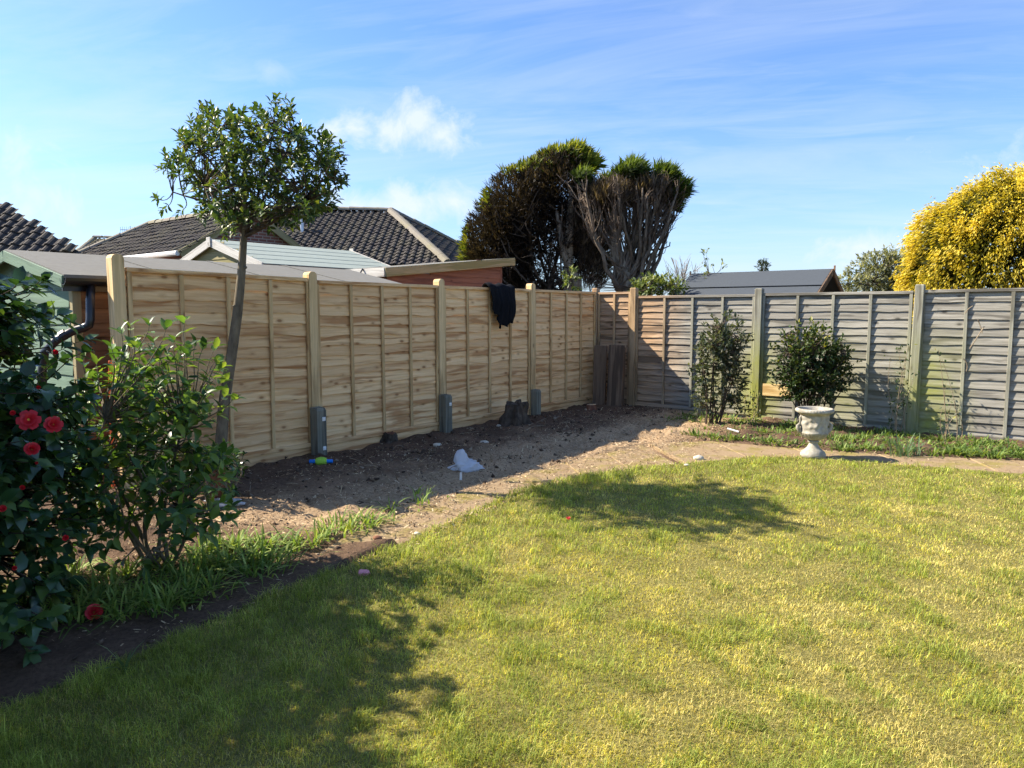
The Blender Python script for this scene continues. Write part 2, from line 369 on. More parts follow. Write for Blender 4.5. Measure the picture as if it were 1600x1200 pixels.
def slab_mat():
    m, nt, o = newmat('mossy_concrete'); p = pos(nt); n = noise(nt, p, 34, 6, .7); n2 = noise(nt, p, 3.1, 5, .65); n3 = noise(nt, p, 7.3, 4, .6)
    c = mixc(nt, n, (.22, .155, .09), (.36, .265, .16)); c = mixc(nt, ramp(nt, n2, [(.48, 0), (.62, .85)]), c, (.23, .19, .055)); c = mixc(nt, ramp(nt, n3, [(.55, 0), (.7, .7)]), c, (.18, .115, .065))
    finish(nt, o, c, .95, n, .6, .01, .1); return m
M['slab'] = slab_mat()
M['chip'] = leaf_mat('wood_chip', .0, .9, .1)
M['cloth'] = plain('black_cloth', (.009, .0095, .012), .95, .35, 40, .1)
def bag_mat():
    m, nt, o = newmat('thin_white_plastic'); p = nd(nt, 'ShaderNodeBsdfPrincipled', {'Base Color': (.78, .8, .83, 1), 'Roughness': .3}); t = nd(nt, 'ShaderNodeBsdfTranslucent', {'Color': (.8, .82, .85, 1)})
    x = nd(nt, 'ShaderNodeBsdfTransparent'); m1 = nd(nt, 'ShaderNodeMixShader', {0: .35, 1: p.outputs[0], 2: t.outputs[0]}); m2 = nd(nt, 'ShaderNodeMixShader', {0: .12, 1: m1.outputs[0], 2: x.outputs[0]})
    nt.links.new(m2.outputs[0], o.inputs[0]); return m
M['bag'] = bag_mat()
M['blue'] = plain('blue_plastic', (.01, .18, .62), .35, .1); M['lime'] = plain('lime_net', (.33, .6, .06), .6, .25, 60)
M['stone_pale'] = plain('pale_stone', (.55, .49, .38), .9, .3, 20); M['orange'] = plain('orange_plastic', (.75, .13, .03), .5, .15)

# ------------------------------------------------------------------ ground layout
FD = Vector((.615, .788, 0)).normalized(); FN = Vector((FD.y, -FD.x, 0)); P0 = Vector((-3.29, 6.04, 0))     # left fence line, its normal into the garden
def fl(t, m=0.0, z=0.0): return P0+FD*t-FN*m+Vector((0, 0, z))                                             # m: metres behind the left fence
bed_edge = [(-1.62,3.5),(-1.38,4.07),(-1.25,4.75),(-1.05,5.25),(-.81,5.58),(-.44,6.09),(.19,6.98),(.9,7.75),(1.54,8.4),(2.24,8.72),(3.31,8.15),(3.59,7.96),(4.52,7.71),(5.49,7.45),(6.6,7.1)]
lawn_edge = [(-2.35,2.0),(-2.0,2.68),(-1.83,2.95),(-1.55,3.4),(-1.27,3.88),(-.98,4.36),(-.66,4.85),(-.21,5.68),(.17,6.3),(.55,6.72),(1.01,6.98),(1.71,7.28),(2.64,7.66),(3.1,7.62),(3.5,7.47),(4.22,7.15),(4.94,6.83),(6.2,6.3),(7.5,5.75)]
lawn_poly = lawn_edge+[(7.5,-3),(-2.6,-3)]
# ground sheet to the horizon
g = MB(); g.add([(-1500,-1500,-.09),(1500,-1500,-.09),(1500,1500,-.09),(-1500,1500,-.09)], [(0,1,2,3)], (.09, .085, .05)); tag(g.build('ground', M['soil']), kind='structure')
# soil bed: one height field under lawn and path
gx = np.arange(-5.2, 8.0, .05); gy = np.arange(-1, 13.2, .05); X, Yy = np.meshgrid(gx, gy); xf, yf = X.ravel(), Yy.ravel()
def fence_dist(x, y): return (x-P0.x)*FN.x+(y-P0.y)*FN.y
def soil_h(x, y):
    il = in_poly(x, y, lawn_poly); de = poly_dist(x, y, lawn_edge)
    fd = fence_dist(x, y)
    mound = np.clip(1-np.abs(fd-.7)/1.1, 0, 1)*.045*(fd > -.3)+.02
    bump = (fbm(x*3, y*3, 4)-.5)*.11+(fbm(x*12, y*12, 3)-.5)*.06
    pb = poly_dist(x, y, bed_edge); t = np.clip(pb/.35, 0, 1)
    pathz = in_poly(x, y, lawn_edge+bed_edge[::-1]) & (y > 4.75)
    z = mound*t+bump*(.25+.75*t); z = np.where(pathz, -.035, z); z = np.where(il, -.06, z); return z
zf = soil_h(xf, yf)
fd = fence_dist(xf, yf); nz = fbm(xf*1.3+5, yf*1.3, 4)
near_right = ((xf-CORNER[0])*RV[0]+(yf-CORNER[1])*RV[1])
tan = np.clip((fd-.75+(nz-.5)*1.6)/.8, 0, 1)*np.clip((yf-4.6+(nz-.5)*1.5)/.5, 0, 1)*np.clip((3.0-near_right)/.6, 0, 1)
sc = rampc(tan, [(0, (.13, .083, .053)), (.5, (.22, .145, .088)), (1, (.40, .28, .165))])
nxg, nyg = len(gx), len(gy); ii = np.arange(nxg*nyg).reshape(nyg, nxg)
fcs = np.stack([ii[:-1,:-1], ii[:-1,1:], ii[1:,1:], ii[1:,:-1]], -1).reshape(-1, 4)
tag(link('soil_bed', np_mesh('soil_bed', np.c_[xf, yf, zf], fcs, sc), M['soil'], smooth=True), kind='structure')
def soil_at(x, y): return float(soil_h(np.array([x]), np.array([y]))[0])
# lawn sheet (thatch) and grass
lw = MB(); lw.add([(x, y, 0.0) for x, y in lawn_poly]+[(x, y, -.07) for x, y in lawn_poly], [tuple(reversed(range(len(lawn_poly))))]+[(i, (i+1) % len(lawn_poly), len(lawn_poly)+(i+1) % len(lawn_poly), len(lawn_poly)+i) for i in range(len(lawn_poly))], (.215, .19, .06))
lw.f[0] = tuple(reversed(lw.f[0])); tag(lw.build('lawn', M['soil']), kind='structure')
def make_grass(N):
    u = rng.random(N); y0, y1 = 1.5, 8.2; y = y0*(y1/y0)**(u**.93); hw = .80*y+.7; x = (rng.random(N)*2-1)*hw
    wob = (fbm(x*2.7, y*2.7, 3)-.5)*.22
    k = in_poly(x+wob, y+wob, lawn_poly) & (x < 7.3); x, y = x[k], y[k]; n = len(x)
    de = poly_dist(x, y, lawn_edge)
    big = fbm(x*.75+3, y*.75, 4); mid = fbm(x*2.6, y*2.6+9, 4); fine = fbm(x*9, y*9, 3)
    left = np.clip((1.2-de)/1.0, 0, 1)*np.clip((3.2-x)/2, .25, 1)
    green = np.clip((mid-.5)*1.7+.13+(big-.5)*.5+left*.75+np.clip((x-1.5)/4, 0, .35)*np.clip((y-4)/3, 0, 1), 0, 1)
    moss = np.clip((big-.47)*4+(mid-.5)*3+.3, 0, 1)*np.clip(1.25-left, 0, 1)
    g1 = rampc(rng.random(n), [(0, (.13, .18, .025)), (.5, (.26, .31, .05)), (1, (.44, .48, .11))])
    st = rampc(rng.random(n), [(0, (.32, .27, .075)), (.5, (.53, .45, .135)), (1, (.72, .62, .24))])
    mo = rampc(rng.random(n), [(0, (.30, .29, .035)), (1, (.60, .52, .075))])
    pick = rng.random(n); C = np.where((pick < green*.85+.12)[:, None], g1, np.where((rng.random(n) < moss*.8)[:, None], mo, st))
    C *= (.42+1.0*fine)[:, None]*rng.uniform(.75, 1.3, (n, 1))
    tuft = np.clip((fbm(x*7+40, y*7, 2)-.6)*7, 0, 1); gk = (tuft > .4) & (rng.random(n) < .6); C[gk] = g1[gk]*rng.uniform(.7, 1.1, (gk.sum(), 1))
    L = (.013+.020*rng.random(n))*(1+left*.8*rng.random(n)+tuft*1.1); L *= np.where(pick < green, 1.3, .85)*(.7+.6*fine)
    az = rng.random(n)*2*np.pi; lean = .35+.75*rng.random(n)
    wd = np.maximum(.0021, .00052*y+.0006)*(.7+.6*rng.random(n))
    dx, dy = np.cos(az), np.sin(az); sx, sy = -dy, dx
    P = np.c_[x, y, np.zeros(n)-.004]
    m1 = P+np.c_[dx*lean*L*.35, dy*lean*L*.35, L*.6]; tip = P+np.c_[dx*lean*L*1.05, dy*lean*L*1.05, L*(1.0-.35*lean)]
    S = np.c_[sx, sy, np.zeros(n)]*(wd/2)[:, None]
    V = np.stack([P-S, P+S, m1+S*.8, m1-S*.8, tip], 1).reshape(-1, 3); b = (np.arange(n)*5)[:, None]
    T = np.concatenate([b+np.array([[0, 1, 2]]), b+np.array([[0, 2, 3]]), b+np.array([[3, 2, 4]])])
    Cv = np.repeat(C, 5, axis=0); return np_mesh('lawn_grass', V, T, Cv)
tag(link('lawn_grass', make_grass(520000), M['grass']), 'short patchy green and straw yellow grass of the lawn', 'grass', kind='stuff')

# path of concrete slabs
path = tag(empty('garden_path', (0, 0, 0)), kind='structure')
def resample(pl, n):
    pl = [Vector((a, b, 0)) for a, b in pl]; d = [0]
    for a, b in zip(pl[:-1], pl[1:]): d.append(d[-1]+(b-a).length)
    o = []
    for i in range(n+1):
        t = d[-1]*i/n; k = max(j for j in range(len(d)) if d[j] <= t+1e-9); k = min(k, len(pl)-2); o.append(pl[k].lerp(pl[k+1], (t-d[k])/max(d[k+1]-d[k], 1e-9)))
    return o
def slabs(bl, ll, n):
    A, B = resample(bl, n), resample(ll, n)
    for i in range(n):
        q = [B[i], B[i+1], A[i+1], A[i]]; c = sum(q, Vector())/4
        ct = q[0]-c; tz = random.uniform(-.004, .006)
        mb = MB(); top = []; 
        for p in q: top.append(c+(p-c)*(1-.012/max((p-c).length, .1)))
        v = [p+Vector((0, 0, -.07)) for p in top]+[p+Vector((0, 0, tz-.008)) for p in top]+[c+(p-c)*(1-.012/max((p-c).length, .1))+Vector((0, 0, tz)) for p in top]
        mb.add(v, [(0,1,5,4),(1,2,6,5),(2,3,7,6),(3,0,4,7),(4,5,9,8),(5,6,10,9),(6,7,11,10),(7,4,8,11),(8,9,10,11)]); mb.build('slab', M['slab'], path)
slabs([(-1.3,4.35),(-1.25,4.75),(-1.05,5.25),(-.81,5.58),(-.44,6.09),(.19,6.98),(.9,7.75),(1.54,8.4)], [(-.95,4.35),(-.8,4.6),(-.6,4.95),(-.35,5.4),(-.05,5.95),(.35,6.5),(1.01,6.95),(1.71,7.25)], 7)
slabs([(1.62,8.47),(2.24,8.72),(3.31,8.15),(3.59,7.96),(4.52,7.71),(5.49,7.45),(6.6,7.1)], [(1.8,7.3),(2.64,7.62),(3.1,7.58),(3.5,7.43),(4.22,7.11),(4.94,6.79),(6.2,6.26)], 6)

# wood chips scattered over the bed
def make_chips(N):
    x = rng.uniform(-4, 5.6, N); y = rng.uniform(3.2, 12, N); fd = fence_dist(x, y); rd = -((x-CORNER[0])*RV[1]-(y-CORNER[1])*RV[0])
    il = in_poly(x, y, lawn_poly); de = poly_dist(x, y, lawn_edge); onp = in_poly(x, y, lawn_edge+bed_edge[::-1])
    nr = (x-CORNER[0])*RV[0]+(y-CORNER[1])*RV[1]; nn = fbm(x*1.5, y*1.5, 3)
    prob = np.clip((fd-.35)/1.3, .12, 1)*(.35+1.3*nn)*np.where(onp, .7, 1)*np.clip((3.4-nr)/1.2, .08, 1)*np.clip((y-4.3)/.8, .35, 1)
    rdist = -((x-CORNER[0])*-RV[1]+(y-CORNER[1])*RV[0])  # distance in front of the right fence
    k = (fd > .05) & (~il | (de < .12)) & (rng.random(N) < prob) & (rdist > .08); x, y, onp = x[k], y[k], onp[k]; il = il[k]; n = len(x)
    z = soil_h(x, y); z = np.where(onp, .012, z); z = np.where(il, .012, z)+.004
    L = rng.uniform(.008, .035, n)*np.where(rng.random(n) < .05, 2, 1); W = rng.uniform(.004, .010, n)
    D = rand_dir(n); D[:, 2] *= .35; Nn = rand_dir(n)*.45; Nn[:, 2] += 1
    C = rampc(rng.random(n), [(0, (.10, .065, .04)), (.35, (.27, .18, .10)), (.75, (.47, .34, .195)), (1, (.68, .54, .34))])
    q = np.array([(-.5,0,0),(.5,0,0),(.4,1,0),(-.4,1,0)], float)
    V, Fc, Cc = leaves(np.c_[x, y, z], D, Nn, L, W, C, q, np.array([(0,1,2,3)])); return np_mesh('wood_chips', V, Fc, Cc)
tag(link('wood_chips', make_chips(150000), M['chip']), 'tan wood chips and sawdust strewn over the bare bed', 'wood chips', kind='stuff')

OCT = np.array([(1,0,0),(-1,0,0),(0,1,0),(0,-1,0),(0,0,1),(0,0,-1)], float); OCF = np.array([(0,2,4),(2,1,4),(1,3,4),(3,0,4),(2,0,5),(1,2,5),(3,1,5),(0,3,5)])
def make_clods(N):
    x = rng.uniform(-3.2, 4.5, N); y = rng.uniform(3.0, 11.6, N); fd = fence_dist(x, y); rdist = -((x-CORNER[0])*-RV[1]+(y-CORNER[1])*RV[0])
    k = (fd > .08) & (rdist > .1) & ~in_poly(x, y, lawn_poly) & (rng.random(N) < np.clip(1.25-fd*.4, .2, 1)); x, y = x[k], y[k]; n = len(x); r = .006+.03*rng.random(n)**4
    V = OCT[None]*rng.uniform(.5, 1.2, (n, 6, 1))*r[:, None, None]*np.array([1, 1, .7])+rng.normal(0, .25, (n, 6, 3))*r[:, None, None]+np.c_[x, y, soil_h(x, y)+r*.2][:, None, :]
    C = np.repeat(rampc(rng.random(n), [(0, (.05, .034, .024)), (.8, (.14, .095, .065)), (1, (.34, .27, .19))]), 6, 0); return np_mesh('soil_clods', V.reshape(-1, 3), (OCF[None]+(np.arange(n)*6)[:, None, None]).reshape(-1, 3), C)
tag(link('soil_clods', make_clods(9000), M['chip'], smooth=False), 'crumbs and clods of dark soil over the bed', 'soil', kind='stuff')

# ------------------------------------------------------------------ fences
def slat_mesh(name, wd, ht, seed, amp):
    """board: local x 0..wd, z 0..ht, camera side -y; wavy lower edge, thicker and further out at the bottom"""
    n = 14; v = []; ph = seed*3.7
    for i in range(n+1):
        x = wd*i/n; wv = amp*(math.sin(x*5.1+ph)+.6*math.sin(x*11.3+2*ph)+.5*math.sin(x*19+ph*1.3))
        wy = .002*math.sin(x*7+ph)
        v += [(x, -.0165+wy*.5, wv-.012), (x, .006+wy, ht), (x, .010+wy, ht), (x, -.004+wy*.5, wv-.012)]
    f = []
    for i in range(n):
        a = i*4; b = a+4
        for k in range(4): f.append((a+k, b+k, b+(k+1) % 4, a+(k+1) % 4))
    f += [(3,2,1,0), (n*4, n*4+1, n*4+2, n*4+3)]
    me = bpy.data.meshes.new(name); me.from_pydata(v, [], f); me.update(); return me
def post_mesh(wd, ht, rounded, name='post'):
    h = wd/2; b = .008; mb = MB()
    ring = [(-h+b,-h),(h-b,-h),(h,-h+b),(h,h-b),(h-b,h),(-h+b,h),(-h,h-b),(-h,-h+b)]
    levels = []
    if rounded:      # top arched across local x
        xs = sorted(set([round(-h+2*h*i/10, 5) for i in range(11)])); prof = [(x, ht-.035+.035*math.sqrt(max(0, 1-(x/h)**2))) for x in xs]
        v = [(x, -h, z) for x, z in [(-h, -.3)]+prof+[(h, -.3)]]+[(x, h, z) for x, z in [(-h, -.3)]+prof+[(h, -.3)]]; n = len(prof)+2
        f = [tuple(range(n)), tuple(reversed(range(n, 2*n)))]+[(i, n+i, n+(i+1) % n, (i+1) % n) for i in range(n)]
        f[0] = tuple(reversed(f[0])); f[1] = tuple(reversed(f[1])); mb.add(v, [tuple(reversed(q)) for q in f])
    else:
        v = [(x, y, -.3) for x, y in ring]+[(x, y, ht-.012) for x, y in ring]+[(x*.8, y*.8, ht) for x, y in ring]
        f = [tuple(range(8, 0, -1))] if False else [tuple(reversed(range(8)))]
        for l in (0, 8): f += [(l+i, l+(i+1) % 8, l+8+(i+1) % 8, l+8+i) for i in range(8)]
        f.append(tuple(range(16, 24))); mb.add(v, f)
    return mb
def build_panel(fence, x0, x1, zb, zt, nb, nsl, mats, seed, amp, tilt=0.0, special=None, xmat=None):
    """panel from local x0..x1: mesh of the framing rails, children slat and batten; returns it"""
    mx, mz = mats; wd = x1-x0
    fr = MB(); t = .038
    fr.bevbox((0, -.039, zt-t), (wd, .018, zt), .004)                                 # capping rail
    pn = fr.build('panel', mx, fence, local=True); pn.location = (x0, 0, 0); pn.rotation_euler = (0, tilt, 0)
    br = MB(); br.bevbox((0, -.038, zb), (wd, -.0178, zb+.045), .003); br.build('bottom_rail', mx, pn, local=True)
    pitch = (zt-t-zb)/nsl
    sm = [slat_mesh('slat', wd-.004, pitch+.022, seed*10+k, amp) for k in range(5)]
    for i in range(nsl):
        me = sm[(i*3+seed) % 5]; mm = mx
        if special and i in special: mm = special[i]; me = me.copy(); me.materials.clear()
        s = link('slat', me, mm, pn); s.location = (.002, random.uniform(-.001, .001), zb+i*pitch+random.uniform(-.004, .004)); s.rotation_euler = (0, random.uniform(-.002, .002), 0)
        s.scale = (1, 1, (pitch+.022-.004)/(pitch+.022))
    bm_ = MB(); bm_.bevbox((-.019, -.038, zb+.047), (.019, -.0175, zt-t-.002), .003); bme = None
    for k in range(nb+2):
        x = .02+(wd-.04)*k/(nb+1)
        if bme is None: o = bm_.build('batten', mz, pn, local=True); bme = o.data
        else: o = link('batten', bme, mz, pn)
        o.location = (x+random.uniform(-.006, .006)*(0 < k < nb+1), 0, 0); o.rotation_euler = (0, random.uniform(-.003, .003), 0)
    return pn
ROT_L = math.atan2(FD.y, FD.x)
fence_new = thing('timber_fence', 'new pale timber overlap fence along the left of the garden, with arched post tops', 'fence', P0, ROT_L)
PT = [0, 1.93, 3.86, 5.79, 7.61]
tops = [1.925, 1.885, 1.885, 1.885]
for i in range(4):
    zb = .16 if i == 0 else .13
    build_panel(fence_new, PT[i]+.05, PT[i+1]-.05, zb, tops[i], 3 if i < 3 else 3, 16, (M['new_x'], M['new_z']), i+1, .0085, tilt=(.012, .0, 0, 0)[i])
    gb = MB(); gb.bevbox((PT[i]+.052, -.012, -.1), (PT[i+1]-.052, .012, zb-.004), .003); b = gb.build('gravel_board', M['new_x'], fence_new, local=True)
for i, t in enumerate(PT):
    mb = post_mesh(.1, (2.03, 1.97, 1.965, 1.97, 1.95)[i], i < 4); o = mb.build('post', M['post_z'] if i < 4 else M['mid_z'], fence_new, local=True); o.location = (t, 0, 0)
for t, w_, h_, plates, dx in ((1.93, .115, .56, (.13, .44), -.025), (3.86, .115, .52, (.40,), -.015), (5.79, .105, .42, (), -.01)):
    mb = MB(); h = w_/2; hh = h_
    mb.add([(-h,-h,-.3),(h,-h,-.3),(h,h,-.3),(-h,h,-.3),(-h,-h,hh-.03),(h,-h,hh-.03),(h,h,hh),(-h,h,hh),(-h+.012,-h+.012,hh),(h-.012,-h+.012,hh)], [(3,2,1,0),(0,1,5,4),(1,2,6,5),(2,3,7,6),(3,0,4,7),(4,5,9,8),(8,9,6,7),(5,6,9),(4,8,7)])
    o = mb.build('repair_spur', M['spur'], fence_new, local=True); o.location = (t+dx, -.112, 0); o['label'] = 'short dark green treated spur bolted to the post'
    for z in plates:
        pm = MB(); pm.bevbox((.005, -h-.006, z-.02), (.045, -h, z+.02), .002); pm.tube([(.025, -h-.006, z), (.025, -h-.016, z)], .008, 6); pm.build('bolt_plate', M['white_plate'], o, local=True)
ROT_R = math.atan2(RV[1], RV[0])
fence_old = thing('weathered_fence', 'weathered grey overlap fence with green algae across the end of the garden', 'fence', (CORNER[0], CORNER[1], 0), ROT_R)
RT = [.718, 2.718, 4.718, 6.718]
build_panel(fence_old, .06, RT[0]-.055, .02, 1.88, 1, 17, (M['old_x'], M['old_z']), 7, .004)
for i in range(3):
    pn = build_panel(fence_old, RT[i]+.05, RT[i+1]-.05, (.06, .02, .0)[i], (1.81, 1.82, 1.83)[i], 3, 17, (M['old_x'], M['old_z']), 8+i, .0045, tilt=(0, 0, -.004)[i])
    if i == 1:      # short pale replacement board in the first bay, a dark slot under it
        pb = MB(); pb.bevbox((0, -.036, 0), (.40, -.018, .17), .003); o = pb.build('slat', M['patch_x'], pn, local=True); o.location = (.045, 0, .36); o['label'] = 'pale yellow replacement board'
for i, t in enumerate(RT):
    mb = post_mesh(.105, (1.94, 1.89, 1.9, 1.9)[i], False); o = mb.build('post', M['old_z'], fence_old, local=True); o.location = (t, -.01, 0); o.rotation_euler = (0, (0, .0, .012, 0)[i], 0)

# ------------------------------------------------------------------ sheds and houses
def board(parent, a, b, z0, z1, th, mat, name='board', lift=0.0):
    """upright board from ground point a to b (world), local x along it; its outer face on the right-hand side of a->b"""
    a, b = Vector(a), Vector(b); L = math.hypot(b.x-a.x, b.y-a.y); mb = MB(); h = z1-z0; e = .006
    # lap board: thicker at its foot
    mb.add([(0,-th,0),(L,-th,0),(L,0,0),(0,0,0),(0,-th*.45,h),(L,-th*.45,h),(L,0,h),(0,0,h),(0,-th*.9,-e),(L,-th*.9,-e)], [(0,1,5,4),(1,2,6,5),(2,3,7,6),(3,0,4,7),(4,5,6,7),(8,9,1,0),(3,2,9,8),(0,3,8),(1,9,2)])
    o = mb.build(name, mat, parent, local=True); o.location = Vector((a.x, a.y, z0))-parent.location; o.rotation_euler = (0, 0, math.atan2(b.y-a.y, b.x-a.x)); return o
def plank(parent, a, b, wd, th, mat, name, up=(0, 0, 1)):
    """straight bar between two world points with its grain along local x"""
    a, b = Vector(a), Vector(b); x = (b-a).normalized(); y = Vector(up).cross(x).normalized(); z = x.cross(y); L = (b-a).length
    mb = MB(); mb.bevbox((0, -wd/2, -th/2), (L, wd/2, th/2), .004); o = mb.build(name, mat, parent, local=True)
    m = Matrix((x, y, z)).transposed().to_4x4(); m.translation = a-parent.location; o.matrix_basis = m; return o
def roof_slab(mb, pts, th):
    pts = [Vector(p) for p in pts]; n = (pts[1]-pts[0]).cross(pts[-1]-pts[0]).normalized(); n = n if n.z > 0 else -n; k = len(pts)
    mb.add(pts+[p-n*th for p in pts], [tuple(range(k)), tuple(reversed(range(k, 2*k)))]+[(i, k+i, k+(i+1) % k, (i+1) % k) for i in range(k)])

# green shed right behind the new fence
C0 = fl(-.2, .35); shed = thing('green_shed', 'long shed with green boarded end and grey felt roof behind the new fence', 'shed', C0)
EZ, RZ, MR = 1.86, 2.13, 1.2          # eave height, ridge height, half width
LEN = 3.85
def sp(t, m, z): return C0+FD*t-FN*m+Vector((0, 0, z))
for i in range(13):
    z0 = i*.145; z1 = z0+.15
    board(shed, sp(0, 2*MR, 0), sp(0, .05, 0), z0, min(z1, 1.87), .022, M['green_x'])
gt_ = MB(); gt_.add([sp(0, 2*MR-.05, 1.872), sp(0, .05, 1.872), sp(0, MR, RZ-.04), sp(.02, 2*MR-.05, 1.872), sp(.02, .05, 1.872), sp(.02, MR, RZ-.04)], [(0,1,2),(5,4,3),(0,3,4,1),(1,4,5,2),(2,5,3,0)]); gt_.build('gable_board', M['green_x'], shed)
for i in range(15): board(shed, sp(.055, 0, 0), sp(LEN, 0, 0), i*.122, i*.122+.128, .018, M['brown_x'])
plank(shed, sp(.02, .02, 0), sp(.02, .02, EZ-.01), .07, .07, wood('pale_corner_post', 0, (.42, .36, .2), (.3, .25, .13), (.22, .17, .09), .2), 'corner_post', up=FN)
rb = MB(); roof_slab(rb, [sp(-.1, -.1, EZ), sp(LEN+.08, -.1, EZ), sp(LEN+.08, MR, RZ), sp(-.1, MR, RZ)], .03); roof_slab(rb, [sp(-.1, MR, RZ), sp(LEN+.08, MR, RZ), sp(LEN+.08, 2*MR+.1, EZ), sp(-.1, 2*MR+.1, EZ)], .03)
roof = rb.build('roof', M['felt'], shed)
for t in (.95, 2.05, 3.05):           # felt laps running up the slope
    mb = MB(); mb.beam(sp(t, -.1, EZ+.004), sp(t-.15, MR, RZ+.004), .07, .006, up=(0, 0, 1)); mb.build('felt_lap', M['felt'], roof)
plank(shed, sp(-.11, MR, RZ-.06), sp(-.11, -.1, EZ-.06), .018, .10, M['green_x'], 'bargeboard')
plank(shed, sp(-.11, 2*MR+.1, EZ-.06), sp(-.11, MR, RZ-.06), .018, .10, M['green_x'], 'bargeboard')
gm = MB(); n_ = 8; prof = [(-.06+.06*math.cos(math.pi*(1+k/n_)), .06*math.sin(math.pi*(1+k/n_))) for k in range(n_+1)]
v = []
for t in (-.12, LEN):
    for a, z in prof: v.append(sp(t, -.115+a+.05, EZ-.03+z))
    for a, z in reversed(prof): v.append(sp(t, -.115+(a+.06)*.9-.01, EZ-.03+z*.9))
k_ = len(prof)*2; gm.add(v, [(i, (i+1) % k_, k_+(i+1) % k_, k_+i) for i in range(k_)]+[tuple(range(k_)), tuple(reversed(range(k_, 2*k_)))]); gm.build('gutter', M['black_plastic'], shed)
fb = MB(); fb.beam(sp(-.1, -.05, EZ-.07), sp(LEN, -.05, EZ-.07), .02, .13); fb.build('fascia', M['black_plastic'], shed)
dp = MB(); A = at(141, 470, 6.02); B = at(141, 500, 6.0); C_ = at(131, 512, 5.99)
dp.tube([sp(.1, -.11, EZ-.08), at(141, 470, 6.02), B, at(139, 508, 5.99), C_, at(112, 518, 5.95), at(88, 532, 5.9), at(70, 550, 5.9), at(66, 580, 5.9), at(66, 760, 5.9)], .035, 10)
dpo = dp.build('downpipe', M['black_plastic'], shed, smooth=True)
cl = MB(); cl.tube([at(104, 521, 5.935), at(96, 526, 5.925)], .043, 10); cl.build('pipe_collar', M['black_plastic'], dpo)
om = MB(); om.bevbox((-.012, -.012, 0), (.012, .012, 1.2), .004); o = om.build('garden_cane', M['orange'], None, local=True); o.location = (-3.38, 5.98, -.05); o.rotation_euler = (0, .03, 0); tag(o, 'thin orange stake standing beside the end post of the new fence', 'stake')

# weathered apex shed further back
Y1 = 12.75; p1 = at(335, 374, Y1); ap = thing('apex_shed', 'grey weathered garden shed with pale green felt apex roof', 'shed', (p1.x, p1.y, 0))
def apx(t, w_, z): return Vector((p1.x, p1.y, 0))+FD*t+FN*w_+Vector((0, 0, z))
AR, AE, AH, AL = p1.z, 2.34, 1.55, 3.0
rb = MB(); roof_slab(rb, [apx(-.06, 0, AR), apx(AL, 0, AR), apx(AL, AH, AE), apx(-.06, AH, AE)], .025); roof_slab(rb, [apx(-.06, -AH, AE), apx(AL, -AH, AE), apx(AL, 0, AR), apx(-.06, 0, AR)], .025); ro = rb.build('roof', M['felt_green'], ap)
for k in range(1, 5):
    t = k/5*AH; mb = MB(); mb.beam(apx(-.06, t, AR+(AE-AR)*k/5+.001), apx(AL, t, AR+(AE-AR)*k/5+.001), .012, .006); mb.build('felt_lap', M['felt_green'], ro)
for sgn in (-1, 1):
    plank(ap, apx(-.085, 0, AR-.06), apx(-.085, sgn*AH, AE-.06), .03, .14, M['grey_x'], 'bargeboard')
    plank(ap, apx(AL+.02, 0, AR-.06), apx(AL+.02, sgn*AH, AE-.06), .03, .14, M['grey_x'], 'bargeboard')
plank(ap, apx(-.06, AH+.005, AE-.07), apx(AL, AH+.005, AE-.07), .02, .12, M['dark_board'], 'fascia')
fm = MB(); fm.beam(apx(-.11, 0, AR-.14), apx(-.11, 0, AR+.03), .12, .02, up=FD); fm.build('finial', M['grey_x'], ap); fm = MB(); fm.beam(apx(AL+.03, 0, AR-.14), apx(AL+.03, 0, AR+.05), .12, .02, up=FD); fm.build('finial', M['grey_x'], ap)
i = 0; z = 0
while z < AR-.1:
    w_ = AH-.15 if z < AE-.1 else (AH-.15)*max(.05, (AR-.1-z)/(AR-AE)); board(ap, apx(0, -w_, 0), apx(0, w_, 0), z, z+.15, .02, M['ply_x']); z += .145
for i in range(16): board(ap, apx(.02, AH-.15, 0), apx(AL-.05, AH-.15, 0), i*.145, i*.145+.15, .02, M['ply_x'])

# red-brown lean-to shed
e0 = Vector((-1.73, 10.0, 0)); le = thing('lean_to_shed', 'red-brown boarded shed with sloping mossy plank roof edge behind the fence', 'shed', e0)
def ep(t, m, z): return e0+FD*t-FN*m+Vector((0, 0, z))
for i in range(14):
    z0 = i*.15; board(le, ep(0, 0, 0), ep(2.5, 0, 0), z0, z0+.155, .02, M['red_x'])
for z0, x0 in ((2.1, .85), (2.24, 1.9)): board(le, ep(x0, 0, 0), ep(2.5, 0, 0), z0, z0+.14, .02, M['red_x'])
for i in range(14): board(le, ep(0, 1.7, 0), ep(0, 0, 0), i*.15, i*.15+.155, .02, M['red_x'])
rb = MB(); roof_slab(rb, [ep(-.08, -.08, 2.15), ep(2.75, -.08, 2.45), ep(2.75, 1.8, 2.45), ep(-.08, 1.8, 2.15)], .04); rb.build('roof', M['felt'], le)
plank(le, ep(-.1, -.10, 2.09), ep(2.76, -.10, 2.39), .025, .125, M['ply_x'], 'fascia')
plank(le, ep(-.1, 1.75, 2.09), ep(-.1, -.085, 2.09), .025, .12, M['grey_x'], 'fascia')
plank(le, ep(2.5, 0.005, 0), ep(2.5, 0.005, 2.36), .05, .05, M['red_x'], 'corner_post', up=FN)
for m_ in (.35, 1.2):
    hk = MB(); b0 = ep(-.115, m_, 2.1); hk.tube([b0+Vector((0,0,.05)), b0+Vector((-.02,-.05,.0)), b0+Vector((0,-.05,-.05)), b0+Vector((.04,-.03,-.06))], .012, 6); hk.build('hook', M['black_plastic'], le)

